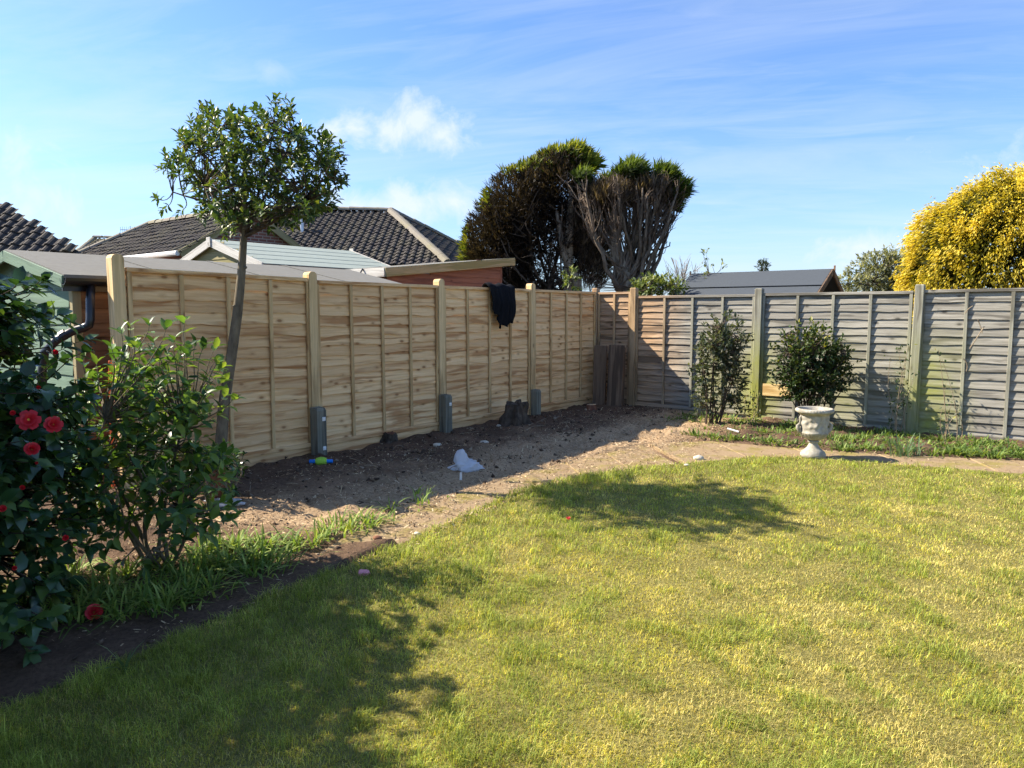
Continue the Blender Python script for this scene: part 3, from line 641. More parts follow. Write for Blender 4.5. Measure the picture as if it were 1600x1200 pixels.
# tiled roofs
def tile_plane(mb, poly, up_dir, row=.24, tw=.22):
    """interlocking tiles on a planar polygon: up_dir points up the slope"""
    P = [Vector(p) for p in poly]; n = (P[1]-P[0]).cross(P[2]-P[0]).normalized(); n = n if n.z > 0 else -n
    u = (Vector(up_dir)-n*Vector(up_dir).dot(n)).normalized(); s = u.cross(n); o = P[0]
    pl = [((p-o).dot(s), (p-o).dot(u)) for p in P]; xs = [a for a, b in pl]; ys = [b for a, b in pl]
    ny = int((max(ys)-min(ys))/row)+1; nx = int((max(xs)-min(xs))/tw)+1
    prof = [(0, .0), (.18, .035), (.36, .045), (.54, .03), (.68, .0), (1.0, -.002)]
    for j in range(ny):
        for i in range(nx):
            x0, y0 = min(xs)+i*tw, min(ys)+j*row
            if not in_poly(np.array([x0+tw/2]), np.array([y0+row/2]), pl)[0]: continue
            v = []; jit = random.uniform(-.012, .012)
            for dy, lift in ((-.03, .035), (row+.02, .0)):
                for a, h in prof: v.append(o+s*(x0+a*tw)+u*(y0+dy)+n*(h+lift+jit))
            for a, h in prof: v.append(o+s*(x0+a*tw)+u*(y0-.03)+n*(h-.0+jit-.01))
            k = len(prof); mb.add(v, [(q, q+1, k+q+1, k+q) for q in range(k-1)]+[(2*k+q, 2*k+q+1, q+1, q) for q in range(k-1)])
    mb.add([p-n*.03 for p in P], [tuple(range(len(P)))])
_rt = None
def ridge_line(parent, a, b, mat, r=.13, L=.42):
    global _rt
    a, b = Vector(a), Vector(b); d = (b-a); n = max(1, int(d.length/L)); x = d.normalized(); y = Vector((0,0,1)).cross(x).normalized(); z = x.cross(y)
    if _rt is None:
        mb = MB(); k = 6; v = []
        for xx, sc_ in ((-.02, 1.08), (.42, .97)):
            for i in range(k+1):
                t = math.pi*i/k; v.append((xx, math.cos(t)*.13*sc_, math.sin(t)*.11*sc_))
        mb.add(v, [(i, i+1, k+2+i, k+1+i) for i in range(k)]+[tuple(range(k+1)), tuple(reversed(range(k+1, 2*k+2)))]); tmp = mb.build('ridge_tile', None, None, local=True); _rt = tmp.data; bpy.data.objects.remove(tmp)
    for i in range(n):
        me = _rt if mat is M['ridge'] else _rt
        o = link('ridge_tile', me, mat, parent); m = Matrix((x, y, z)).transposed().to_4x4(); m.translation = a+d*(i/n)-parent.location+Vector((0, 0, random.uniform(-.01, .01))); o.matrix_basis = m
# A: bungalow with a brick gable
pk = at(390, 328, 18.0); ha = thing('brick_bungalow', 'bungalow with red brick gable and dark tiled roof behind the small tree', 'house', (pk.x, pk.y, 0))
def hp(t, m, z): return Vector((pk.x, pk.y, 0))+FD*t-FN*m+Vector((0, 0, z))
HW, HE = 1.85, 2.92; HZ = pk.z
gm = MB(); gm.add([hp(-HW+.12, 0, 0), hp(HW-.12, 0, 0), hp(HW-.12, 0, HE+.02), hp(0, 0, HZ-.1), hp(-HW+.12, 0, HE+.02), hp(-HW+.12, 5.5, 0), hp(HW-.12, 5.5, 0), hp(HW-.12, 5.5, HE), hp(0, 5.5, HZ-.3), hp(-HW+.12, 5.5, HE)], [(0,1,2,3,4),(5,0,4,9),(1,6,7,2),(6,5,9,8,7)])
wl = MB(); wl.v = [tuple(Vector(p)-Vector((pk.x, pk.y, 0))) for p in gm.v]; wl.f = gm.f
Rz = Matrix.Rotation(-ROT_L, 4, 'Z'); wl.v = [tuple(Rz @ Vector(p)) for p in wl.v]; wo = wl.build('wall', M['brick'], ha, local=True); wo.rotation_euler = (0, 0, ROT_L)
rb = MB(); tile_plane(rb, [hp(-HW, -.12, HE), hp(-HW, 6.6, HE), hp(0, 5.0, HZ), hp(0, -.12, HZ)], FD+Vector((0, 0, .6))); tile_plane(rb, [hp(HW, 6.2, HE), hp(HW, -.12, HE), hp(0, -.12, HZ), hp(0, 5.0, HZ)], -FD+Vector((0, 0, .6))); ro = tag(rb.build('roof', M['tile'], ha), kind='stuff')
ridge_line(ha, hp(0, -.1, HZ+.02), hp(0, 5.0, HZ+.02), M['ridge']); ridge_line(ha, hp(0, 5.0, HZ+.02), hp(-HW, 6.6, HE+.04), M['ridge'])
for sgn in (-1, 1): plank(ha, hp(0, -.14, HZ-.06), hp(sgn*(HW+.02), -.14, HE-.06), .03, .17, M['ply_x'], 'verge_board')
gt = MB(); gt.tube([hp(-HW-.06, -.1, HE-.04), hp(-HW-.06, 6.5, HE-.04)], .06, 8); gt.build('gutter', M['white_upvc'], ha)
# B: big hipped roof
rA, rB_ = Vector((-9.2, 24, 4.92)), at(610, 331, 24); hb = thing('hip_roof_house', 'house with large hipped dark tiled roof and pale lichened hip ridge', 'house', (-5, 23, 0))
fc_, bc = Vector((-1.75, 20.0, 2.85)), Vector((.35, 27.0, 2.85)); fl_ = Vector((-11, 20.0, 2.85))
rb = MB(); tile_plane(rb, [fl_, fc_, rB_, rA], Vector((0, 1, .5))); tile_plane(rb, [fc_, bc, rB_], Vector((-1, -.1, .5))); tag(rb.build('roof', M['tile'], hb), kind='stuff')
ridge_line(hb, rA+Vector((0,0,.03)), rB_+Vector((0,0,.03)), M['ridge']); ridge_line(hb, rB_+Vector((0,0,.03)), fc_+Vector((0,0,.05)), M['ridge']); ridge_line(hb, rB_+Vector((0,0,.03)), bc+Vector((0,0,.05)), M['ridge'])
wl = MB(); wl.box((-10.6, 20.3, 0), (-2.1, 26.7, 2.86)); wl.build('wall', M['brick'], hb)
vp = at(472, 356, 22.3); mb = MB(); mb.tube([vp-Vector((0,0,.3)), vp+Vector((0,0,.28))], .06, 10); mb.lathe([(.06,0),(.1,.02),(.1,.06),(.0,.1)], 10, vp+Vector((0,0,.26))); fo = mb.build('flue_pipe', M['metal'], hb); mb = MB(); mb.beam(vp+Vector((-.3,-.1,-.2)), vp+Vector((.3,-.1,-.2)), .3, .03, up=(0,-.5,1)); mb.build('flashing', M['metal'], fo)
# C: dark roof at the left edge
hc = thing('left_bungalow', 'dark tiled bungalow roof rising at the left edge above the green shed', 'house', (-11, 14, 0))
q0, q1, q2 = at(128, 394, 13), at(-130, 238, 15.6), Vector((-16, 13, 0)); q2.z = q0.z; q3 = Vector((q0.x+.3, 20, q0.z)); q4 = Vector((-16, 15.6, q1.z))
rb = MB(); tile_plane(rb, [q2, q0, q1, q4], Vector((0, 1, .8)), .19, .2); tag(rb.build('roof', M['tile'], hc), kind='stuff')
wl = MB(); wl.box((-15.8, 13.4, 0), (q0.x-.35, 19.5, q0.z)); wl.build('wall', M['brick'], hc)
# D: small far hipped roof with aerial
hd = thing('far_house', 'small distant mossy hipped roof between the bungalows', 'house', (-20, 36, 0))
a0, a1, a2, a3 = at(118, 396, 35), at(196, 396, 35), at(147, 373, 37), at(181, 373, 37)
rb = MB(); tile_plane(rb, [a0, a1, a3, a2], Vector((0, 1, .7))); tile_plane(rb, [a1, a1+Vector((0, 5, 0)), a3], Vector((-1, 0, .7))); tag(rb.build('roof', M['moss_tile'], hd), kind='stuff'); ridge_line(hd, a2+Vector((0,0,.05)), a3+Vector((0,0,.05)), M['ridge']); ridge_line(hd, a3, a1, M['ridge']); ridge_line(hd, a2, a0, M['ridge'])
wl = MB(); wl.box((a0.x+.3, 35.2, 0), (a1.x-.3, 39, a0.z)); wl.build('wall', M['brick'], hd)
ab = at(205, 386, 30); ae = thing('tv_aerial', 'thin television aerial on a mast beside the far mossy roof', 'aerial', (ab.x, ab.y, ab.z-.8))
mb = MB(); mb.tube([ab-Vector((0,0,.8)), ab+Vector((0,0,.85))], .018, 6); mb.build('mast', M['metal'], ae)
mb = MB(); t0 = ab+Vector((-.42,0,.70)); mb.tube([t0, t0+Vector((.5,.1,0))], .014, 6)
bo = mb.build('boom', M['metal'], ae)
for k in range(7):
    p = t0+Vector((.01+.075*k, .01*k, 0)); mb = MB(); mb.tube([p+Vector((0,-.02,-.13)), p+Vector((0,.02,.13))], .009, 5); mb.build('rod', M['metal'], bo)
# garden building behind the weathered fence
R0 = at(1270, 458, 13.0); RVv = Vector((RV[0], RV[1], 0)); gb_ = thing('garden_building', 'garden building with slate grey felt roof behind the weathered fence', 'shed', (R0.x, R0.y, 0))
def gp(l, w_, z): return Vector((R0.x, R0.y, 0))-RVv*l+FD*w_+Vector((0, 0, z))
GE, GZ = R0.z-.02, 2.37
rb = MB(); roof_slab(rb, [gp(-.05, -.05, GE-.03), gp(-.05, 1.0, GZ), gp(2.75, 1.0, GZ), gp(2.75, -.05, GE-.03)], .025); roof_slab(rb, [gp(-.05, 1.0, GZ), gp(-.05, 2.05, GE-.03), gp(2.75, 2.05, GE-.03), gp(2.75, 1.0, GZ)], .025); ro = rb.build('roof', M['felt_dark'], gb_)
mb = MB(); mb.beam(gp(-.05, .33, GE+.178), gp(2.75, .33, GE+.178), .05, .006); mb.build('felt_lap', M['felt_dark'], ro)
for w0, w1 in ((-.05, 1.0), (2.05, 1.0)): plank(gb_, gp(-.075, w0, GE-.08), gp(-.075, w1, GZ-.05), .03, .11, M['dark_board'], 'bargeboard')
fm = MB(); fm.beam(gp(-.1, 1.0, GZ-.12), gp(-.1, 1.0, GZ+.06), .03, .02, up=FD); fm.build('finial', M['brown_x'], gb_); fm = MB(); fm.beam(gp(2.78, 1.0, GZ-.1), gp(2.78, 1.0, GZ+.05), .03, .02, up=FD); fm.build('finial', M['dark_board'], gb_)
for i in range(13): board(gb_, gp(2.65, .08, 0), gp(.3, .08, 0), i*.14, i*.14+.145, .02, M['brown_x'])
for i in range(13): board(gb_, gp(.35, .08, 0), gp(.35, 1.92, 0), i*.14, i*.14+.145, .02, M['dark_board'])

# ------------------------------------------------------------------ vegetation
def curve(a, b, bend, n=6):
    a, b, m = Vector(a), Vector(b), (Vector(a)+Vector(b))/2+Vector(bend)
    return [a*(1-t)**2+m*2*t*(1-t)+b*t*t for t in [i/(n-1) for i in range(n)]]
def rv(s=1.0): return Vector((random.uniform(-s, s), random.uniform(-s, s), random.uniform(-s, s)))
def leaf_parts(root, P, D, Nn, L, W, mat, stops, keep=300, name='leaf'):
    """the leaves that show largest become parts of their own (shared meshes), the rest one joined part"""
    P, D, Nn = np.asarray(P), unit(np.asarray(D)), np.asarray(Nn); n = len(P); L = np.broadcast_to(L, n); W = np.broadcast_to(W, n)
    dist = np.linalg.norm(P-np.array([0, 0, EYE]), axis=1); score = L/dist
    vis = np.abs(P[:, 0]/np.maximum(P[:, 1], .1)) < .73; order = np.argsort(-(score*vis+rng.random(n)*.002)); big, rest = order[:keep], order[keep:]
    meshes = []
    for k in range(4):
        t = LT.copy(); t[:, 2] += rng.normal(0, .035, len(t)); t[3, 2] -= .06*k; t[:, 0] *= 1+.06*k
        me = bpy.data.meshes.new(name); me.from_pydata([tuple(v) for v in t], [], [tuple(f) for f in LF]); me.update(); me.polygons.foreach_set('use_smooth', [True]*len(me.polygons)); meshes.append(me)
    S = unit(np.cross(D, Nn)); U = np.cross(S, D); base = np.array(root.location)
    for i in big:
        o = link(name, meshes[i % 4], mat, root)
        o.matrix_basis = Matrix(((S[i,0]*W[i], D[i,0]*L[i], U[i,0]*L[i], P[i,0]-base[0]), (S[i,1]*W[i], D[i,1]*L[i], U[i,1]*L[i], P[i,1]-base[1]), (S[i,2]*W[i], D[i,2]*L[i], U[i,2]*L[i], P[i,2]-base[2]), (0,0,0,1)))
    if len(rest):
        C = rampc(rng.random(len(rest)), stops); V, Fc, Cc = leaves(P[rest]-base, D[rest], Nn[rest], L[rest], W[rest], C)
        tag(link('foliage', np_mesh('foliage', V, Fc, Cc), M['leaf'], root, smooth=True), kind='stuff')
def in_ell(p, e): return sum(((p[k]-e[0][k])/e[1][k])**2 for k in range(3)) < 1
def shrub_points(ells, n, power=.5):
    out = []; wts = [e[1][0]*e[1][1]*e[1][2] for e in ells]
    while len(out) < n:
        c, r = random.choices(ells, wts)[0]; d = Vector(rand_dir(1)[0]); k = random.random()**power
        p = Vector((c[0]+d.x*r[0]*k, c[1]+d.y*r[1]*k, c[2]+d.z*r[2]*k))
        if p.z > .06: out.append((p, d))
    return out
def camellia(name, label, base, ells, ntw, lpt, ll, stemmat, power, twl, keep=300, droop=.25, upb=.35, width=.5, mat='camellia', stops=None):
    root = thing(name, label, 'shrub', base); st = MB(); P, D, Nn, L = [], [], [], []
    base = Vector(base); mains = []
    for k in range(9):
        p, d = shrub_points(ells, 1, .8)[0]; pts = curve(base+Vector((random.uniform(-.08,.08), random.uniform(-.08,.08), -.03)), p, rv(.12)+Vector((0,0,.1)), 8); mains.append(pts); st.tube(pts, [.014-.0012*i for i in range(8)], 6)
    for p, d in shrub_points(ells, ntw, power):
        m = min((q for mm in mains for q in mm[2:]), key=lambda q: (q-p).length+abs(q.z-p.z)*.2+(1.0 if q.z > p.z+.15 else 0))
        pts = curve(m, p, rv(.05)+Vector((0,0,-.02)), 5); st.tube(pts, [.006,.0055,.0045,.0035,.0025], 5, False)
        ax = (pts[-1]-pts[-3]).normalized(); ax = (ax*.6+d*.5+Vector((0,0,upb))).normalized(); tip = p+ax*twl*random.uniform(.6, 1.2); st.tube([p, tip], [.0025, .0015], 4, False)
        for j in range(lpt):
            t = j/max(1, lpt-1); q = p.lerp(tip, t) if j > lpt*.35 else pts[-2].lerp(p, t*2.4 if t*2.4 < 1 else 1)
            a = j*2.4+random.random(); o1 = ax.orthogonal().normalized(); o2 = ax.cross(o1); rad = o1*math.cos(a)+o2*math.sin(a)
            ld = (rad*(.95-.4*t)+ax*(.25+.6*t)+Vector((0,0,-droop))+rv(.2)).normalized()
            P.append(q); D.append(ld); Nn.append((Vector((0,0,1))*.9+ax*.5+d*.35+rv(.35))); L.append(ll*random.uniform(.7, 1.15)*(1-.25*t*(j == lpt-1)))
    tag(st.build('stem', stemmat, root, smooth=True), kind='stuff'); L = np.array(L)
    leaf_parts(root, P, D, Nn, L, L*width*rng.uniform(.9, 1.1, len(L)), M[mat], stops or CAM_RAMP, keep); return root
def flower_mesh(r, rings=3, closed=.0):
    V, Fc = [], []
    for k in range(rings):
        n = 6; rr = r*(1-.25*k); tilt = .25+.38*k+closed
        for i in range(n):
            a = 2*math.pi*(i+.5*k)/n+random.uniform(-.1, .1); c, s = math.cos(a), math.sin(a); b = len(V)
            for (x, y) in ((0, 0), (.55, -.42), (.55, 0), (.55, .42), (1, -.33), (1.06, 0), (1, .33)):
                rad = rr*x*math.cos(tilt); hgt = rr*x*math.sin(tilt)-.12*rr*max(0, x-.7)*3+.004*k+.06*rr*abs(y); yy = rr*y
                V.append((c*rad-s*yy, s*rad+c*yy, hgt))
            Fc += [(b,b+1,b+2),(b,b+2,b+3),(b+1,b+4,b+5,b+2),(b+2,b+5,b+6,b+3)]
    mb = MB(); mb.add(V, Fc); return mb
def flower(parent, p, nrm, r, rings=3, closed=0.0, name='flower'):
    mb = flower_mesh(r, rings, closed); o = mb.build(name, M['petal'], parent, smooth=True, local=True)
    o.location = Vector(p)-(parent.location if parent else Vector((0,0,0))); o.rotation_euler = Vector(nrm).to_track_quat('Z', 'Y').to_euler()
    if rings > 2:
        c = MB(); c.lathe([(.0001, .0), (.16*r, .02*r), (.17*r, .3*r), (.0001, .36*r)], 8); c.build('stamens', M['stamen'], o, local=True)
    return o
# red camellia at the left edge and its neighbour outside the picture
E1 = [((-2.86,3.5,.98),(.66,.72,.76)), ((-2.76,3.5,.5),(.62,.75,.48)), ((-3.15,3.45,1.5),(.5,.55,.55)), ((-3.05,3.2,1.5),(.55,.8,.62)), ((-2.35,3.05,.22),(.28,.35,.2)), ((-2.74,3.75,1.36),(.42,.45,.42))]
c1 = camellia('camellia', 'large dark glossy camellia bush with red flowers at the left edge', (-2.85, 3.65, 0), E1, 1120, 8, .098, M['bark_dark'], .3, .07, 300, .3, .2, .62)
for (px, py, dd, r_, cl_) in ((45,657,0,.048,0),(83,664,.03,.042,.2),(50,703,.02,.036,.35),(20,646,.0,.018,.7),(35,763,0,.02,.8),(103,841,0,.022,.7),(22,888,0,.018,.8),(4,796,0,.022,.6),(87,551,0,.02,.7),(60,606,0,.016,.8),(57,724,0,.014,.9)):
    d = pix_dir(px, py).normalized(); o_ = Vector((0, 0, EYE)); best = None
    for c, r in E1:
        oc = Vector([(o_[k]-c[k])/r[k] for k in range(3)]); dn = Vector([d[k]/r[k] for k in range(3)]); A_, B_, C2 = dn.dot(dn), 2*oc.dot(dn), oc.dot(oc)-1; q = B_*B_-4*A_*C2
        if q > 0: t = (-B_-math.sqrt(q))/(2*A_); best = t if best is None else min(best, t)
    if best is None: best = 4.1
    p = o_+d*(best-.11-dd); flower(c1, p, (-d)+Vector((.1, -.05, .25))+rv(.15), r_, 3 if r_ > .028 else 2, cl_, 'flower' if r_ > .025 else 'flower_bud')
E1b = [((-2.75,1.85,1.3),(.72,1.05,1.05)), ((-2.8,1.7,.55),(.65,.9,.5))]
camellia('camellia', 'dark camellia bush just outside the left edge, shading the near lawn', (-2.95, 1.85, 0), E1b, 1150, 8, .11, M['bark_dark'], .35, .07, 10, .3, .2, .65)
# sparser camellia in front of the new fence
E2 = [((-2.14,4.3,1.1),(.38,.4,.40)), ((-1.95,4.3,.82),(.28,.34,.28)), ((-2.05,4.05,.5),(.45,.4,.38)), ((-2.42,4.2,.75),(.36,.4,.5)), ((-1.9,4.05,.45),(.3,.3,.25))]
camellia('camellia', 'sparse sunlit camellia with thin stems in front of the new fence', (-2.12, 4.2, 0), E2, 300, 6, .098, M['bark'], .5, .08, 300, .2, .5, .48, 'camellia_sunlit', CAM2_RAMP)
E2b = [((-2.0,5.15,.3),(.28,.25,.22))]
camellia('low_shrub', 'low leafy sapling around the pale-topped stump by the fence', (-2.35, 5.6, 0), [((-2.35,5.6,.28),(.24,.22,.24))], 40, 6, .075, M['bark'], .5, .06, 120, .2, .5, .45)

# small evergreen tree by the new fence
TY = 6.5; tb = Vector((at(345, 700, TY).x, TY, 0)); tree = thing('evergreen_tree', 'small evergreen tree with leaning bare trunk and round leafy crown by the new fence', 'tree', tb)
tp = [tb+Vector((0,0,-.1)), at(345, 700, TY), at(350, 630, TY), at(361, 560, TY), at(371, 490, TY), at(377, 430, TY), at(381, 370, TY), at(382, 320, TY), at(381, 275, TY), at(384, 235, TY)]
mb = MB(); mb.tube(tp, [.06,.055,.05,.047,.043,.037,.03,.022,.016,.01], 10)
for q, a in ((5, .4), (6, 2.6), (4, 1.8)):
    p = tp[q]+Vector((0,0,.05)); mb.tube([p, p+Vector((math.cos(a)*.06, math.sin(a)*-.05, .02))], [.016, .012], 6)
mb.build('trunk', M['bark'], tree, smooth=True)
br = MB(); P, D, Nn, L = [], [], [], []
tg = []
cr_px = [(380,260),(400,280),(370,310),(415,310),(390,325),(440,285),(350,285),(425,255),(365,245),(300,215),(318,185),(345,195),(330,235),(290,255),(310,285),(275,262),(340,265),(360,225),(385,205),(405,215),(430,195),(440,175),(420,230),(450,215),(470,205),(480,235),(500,225),(515,245),(460,245),(440,260),(480,265),(505,270),(525,275),(470,290),(495,300),(450,300),(420,285),(400,255),(395,300),(430,320),(460,325),(490,325),(505,315),(365,290),(335,300),(350,325),(375,340),(400,340),(330,330),(315,310),(430,345),(355,350),(410,190),(375,190),(450,340),(478,310),(345,215),(310,205),(390,235),(512,255),(298,232)]
lone = [(248,312,.12),(262,322,.05),(268,262,.1),(280,270,.0),(433,158,0.0),(532,262,.0),(525,290,0),(325,178,0),(285,328,-.05)]
for px, py in cr_px:
    for k in range(10): tg.append(at(px+random.uniform(-17, 17), py+random.uniform(-14, 14), TY+random.gauss(0, .38)))
for px, py, dz in lone: tg.append(at(px, py, TY+dz))
crotch = tp[6:]
limbs = []
for px, py, dy in ((300,220,.2),(320,290,-.35),(460,210,-.2),(500,250,.25),(430,190,.3),(480,310,-.3),(345,200,-.15),(410,300,.45),(270,300,0),(520,280,-.1),(360,330,.4),(440,330,.35)):
    e = at(px, py, TY+dy); b0 = random.choice(crotch[:3]); pts = curve(b0, e, Vector((0,0,-.08))+rv(.06), 8); limbs.append(pts); br.tube(pts, [.018-.0018*i for i in range(8)], 6)
for ti, tpt in enumerate(tg):
    m = min((q for l in limbs+[tp[7:]] for q in l[1:]), key=lambda q: (q-tpt).length)
    pts = curve(m, tpt, rv(.05)+Vector((0,0,-.03)), 5); br.tube(pts, [.006,.005,.004,.0035,.0025], 4, False)
    ax = ((tpt-m).normalized()+Vector((0,0,.45))+rv(.3)).normalized(); nl = random.randint(7, 11)
    for j in range(nl):
        t = j/nl; q = tpt+ax*(.10*t-.02); a = j*2.4; o1 = ax.orthogonal().normalized(); o2 = ax.cross(o1); rad = o1*math.cos(a)+o2*math.sin(a)
        P.append(q); D.append(rad*(.9-.4*t)+ax*(.35+.6*t)+rv(.2)); Nn.append(Vector((-.3,0,1))+rv(.5)+ax*.5); L.append(random.uniform(.048, .08))
tag(br.build('branch', M['bark_dark'], tree, smooth=True), kind='stuff'); L = np.array(L)
leaf_parts(tree, P, D, Nn, L, L*.48, M['bay'], BAY_RAMP, 300)

# leafy shrubs against the weathered fence
def small_shrub(name, label, base, ells, n, ll, stops, mat, stems, power=.4, width=.5):
    base = Vector(base); root = thing(name, label, 'shrub', base); st = MB(); P, D, Nn, C = [], [], [], []
    mains = []
    for k in range(stems):
        p, d = shrub_points(ells, 1, .7)[0]; pts = curve(base+Vector((random.uniform(-.12,.12), random.uniform(-.06,.06), -.02)), p, rv(.1), 7); mains.append(pts); st.tube(pts, [.014-.0015*i for i in range(7)], 5)
    for p, d in shrub_points(ells, n//7, power):
        m = min((q for mm in mains for q in mm[2:]), key=lambda q: (q-p).length); st.tube([m, (m+p)/2+rv(.03), p], [.005,.004,.002], 4, False)
        ax = (d+Vector((0,0,.4))+rv(.4)).normalized()
        for j in range(7):
            P.append(p+ax*(.015*j-.03)+rv(.015)); D.append(rv(1)+ax*.6+d*.3); Nn.append(Vector((0,0,1))+rv(.6)+d*.3); C.append(random.random()*.75+.25*(d.z > .2))
    tag(st.build('stem', M['bark_dark'], root), kind='stuff'); n = len(P); L = ll*rng.uniform(.7, 1.2, n)
    V, Fc, Cc = leaves(np.array(P)-np.array(base), np.array(D), np.array(Nn), L, L*width, rampc(C, stops)); tag(link('crown', np_mesh('crown', V, Fc, Cc), mat, root, smooth=True), kind='stuff'); return root
GREY = [(0, (.035, .05, .025)), (.6, (.075, .095, .05)), (1, (.17, .18, .11))]
DKG = [(0, (.018, .035, .012)), (.6, (.045, .075, .022)), (.9, (.085, .115, .03)), (1, (.28, .26, .04))]
s1 = gr(1108, 668); Ys = 9.75
def ell(px, py, rx, rz, Y, ry=None): k = Y/F; c = at(px, py, Y); return (tuple(c), (rx*k, ry if ry else rx*k*.8, rz*k))
small_shrub('fence_shrub', 'narrow grey-green shrub against the weathered fence, left of the green post', (2.75, Ys, 0), [ell(1130,530,38,42,Ys), ell(1105,575,26,50,Ys), ell(1140,580,30,45,Ys), ell(1105,630,26,24,Ys), ell(1150,625,24,22,Ys)], 3300, .06, GREY, M['leaf'], 10, .65)
Y2 = 9.35
small_shrub('fence_shrub', 'rounded dark green shrub behind the stone urn', (3.85, Y2, 0), [ell(1265,555,55,50,Y2), ell(1235,585,30,42,Y2), ell(1305,575,32,45,Y2), ell(1270,600,55,35,Y2)], 5600, .06, DKG, M['leaf'], 18, .6)
# thin climbers on the weathered fence
def climber(label, px0, px1, Y, pys, nl):
    b0 = gr(px0, 685); b0 = at(px0, 672, Y); b0.z = 0; root = thing('climber', label, 'climber', b0); st = MB(); P, D, Nn = [], [], []
    for k in range(7):
        e = at(random.uniform(min(px0, px1)-14, max(px0, px1)+10), random.uniform(*pys), Y-random.uniform(-.02, .12)); pts = curve(b0+rv(.06)*Vector((1,1,0)).length, e, rv(.12), 8); st.tube(pts, [.005-.0004*i for i in range(8)], 4, False)
        for j in range(nl):
            P.append(random.choice(pts[3:])+rv(.05)); D.append(rv(1)); Nn.append(Vector((-.3,-.6,.5))+rv(.5))
    tag(st.build('stem', M['twig'], root), kind='stuff'); n = len(P)
    V, Fc, Cc = leaves(np.array(P)-np.array(b0), np.array(D), np.array(Nn), rng.uniform(.03,.055,n), rng.uniform(.015,.028,n), rampc(rng.random(n), DKG)); tag(link('leaves', np_mesh('leaves', V, Fc, Cc), M['leaf'], root), kind='stuff')
climber('straggly leafy climber beside the right green post of the weathered fence', 1405, 1420, 8.95, (540, 640), 16)
climber('nearly bare climbing stems low on the weathered fence near the right edge', 1490, 1478, 8.5, (540, 650), 5)
climber('thin dry stems at the foot of the left green post of the weathered fence', 1175, 1180, 9.9, (590, 650), 7)
vn = MB()
for a, b_ in (((1508,490),(1520,478)),((1538,510),(1515,545)),((1505,560),(1510,580)),((1535,520),(1528,500))): vn.tube(curve(at(a[0],a[1],8.42), at(b_[0],b_[1],8.42), rv(.06), 6), .006, 5)
vo = vn.build('dry_vine', M['twig'], None, origin=at(1515, 540, 8.42)); tag(vo, 'pale dry vine tendrils stuck to the weathered fence at the right', 'vine', kind='stuff')

# strap-leaved ground cover
def straps(centers, name, label, n, ll, wd, stops, spread, flop=.8):
    Vs, Fs, Cs, b = [], [], [], 0
    for (cx, cy, cz, k) in centers:
        for _ in range(int(n*k)):
            a = random.random()*6.283; r = abs(random.gauss(0, spread)); p = Vector((cx+r*math.cos(a), cy+r*math.sin(a)*.7, cz)); a2 = a+random.gauss(0, .7); L = ll*random.uniform(.5, 1.15)*k**.3; lean = random.uniform(.2, flop)
            d = Vector((math.cos(a2), math.sin(a2), 0)); sd = Vector((-d.y, d.x, 0))*wd/2*random.uniform(.7, 1.2); c = rampc([random.random()], stops)[0]
            for i, t in enumerate((0, .35, .7, 1)):
                q = p+d*(lean*L*t*(.35+.65*t))+Vector((0, 0, L*(t-.55*lean*t*t)*.9)); wv = (.8, 1, .8, .12)[i]; Vs += [tuple(q-sd*wv), tuple(q+sd*wv)]; Cs += [c, c]
            for i in range(3): Fs.append((b+2*i, b+2*i+1, b+2*i+3, b+2*i+2))
            b += 8
    return tag(link(name, np_mesh(name, np.array(Vs), np.array(Fs), np.array(Cs)), M['soft'], None), label, 'ground cover', kind='stuff')
STRAP = [(0, (.08, .14, .03)), (.5, (.17, .26, .05)), (1, (.36, .42, .12))]
lc = []
for px, py, k in ((30,960,.8),(60,930,1),(105,935,1),(150,950,.9),(115,900,.8),(170,930,1),(205,945,.8),(235,930,1),(265,945,.7),(290,915,.9),(250,900,.7),(320,895,1),(355,890,1),(335,870,.9),(390,885,1),(370,865,1),(420,880,.9),(410,862,.8),(300,880,.6),(460,858,.6),(488,850,.7),(515,838,.6),(545,828,.7),(570,820,.6),(585,815,.4),(200,905,.7),(610,798,.3),(660,785,.25),(650,775,.2),(40,990,.8),(120,970,.8),(75,975,.8),(185,965,.7),(250,955,.7),(330,925,.8),(290,940,.7),(400,900,.7)):
    p = gr(px, py); lc.append((p.x, p.y, max(0, soil_at(p.x, p.y)), k))
straps(lc, 'bluebell_leaves', 'band of strap-like green bulb leaves along the left bed', 66, .2, .013, STRAP, .1, 1.4)
rc = []
for i in range(110):
    s_ = random.uniform(1.75, 6.4); dd = random.uniform(.25, 1.35)
    p = Vector((CORNER[0], CORNER[1], 0))+RVv*s_+Vector((-.608, -.794, 0))*dd
    if poly_dist(np.array([p.x]), np.array([p.y]), bed_edge[9:])[0] < .05 or in_poly(np.array([p.x]), np.array([p.y]), lawn_edge+bed_edge[::-1])[0]: continue
    rc.append((p.x, p.y, .0, random.uniform(.5, 1.0)))
for i in range(46):
    e_ = resample(bed_edge[9:], 46)[i]; rc.append((e_.x+random.uniform(-.1,.1), e_.y+random.uniform(.05,.3), 0, random.uniform(.35, .8)))
straps(rc, 'border_ground_cover', 'low green leafy ground cover along the foot of the weathered fence', 46, .135, .017, [(0, (.06, .11, .025)), (.5, (.13, .20, .045)), (1, (.28, .34, .10))], .13, 1.3)
def strap_clump(label, px, py, n, ll, wd, stops, spread=.05, flop=.8):
    p = gr(px, py); o = straps([(p.x, p.y, max(0, soil_at(p.x, p.y)), 1)], 'strap_plant', label, n, ll, wd, stops, spread, flop); del o['kind']; o['category'] = 'plant'; return o
strap_clump('tall blue-green strap-leaved clump right of the stone urn', 1412, 712, 60, .3, .013, [(0, (.05, .1, .05)), (1, (.16, .24, .12))], .12)
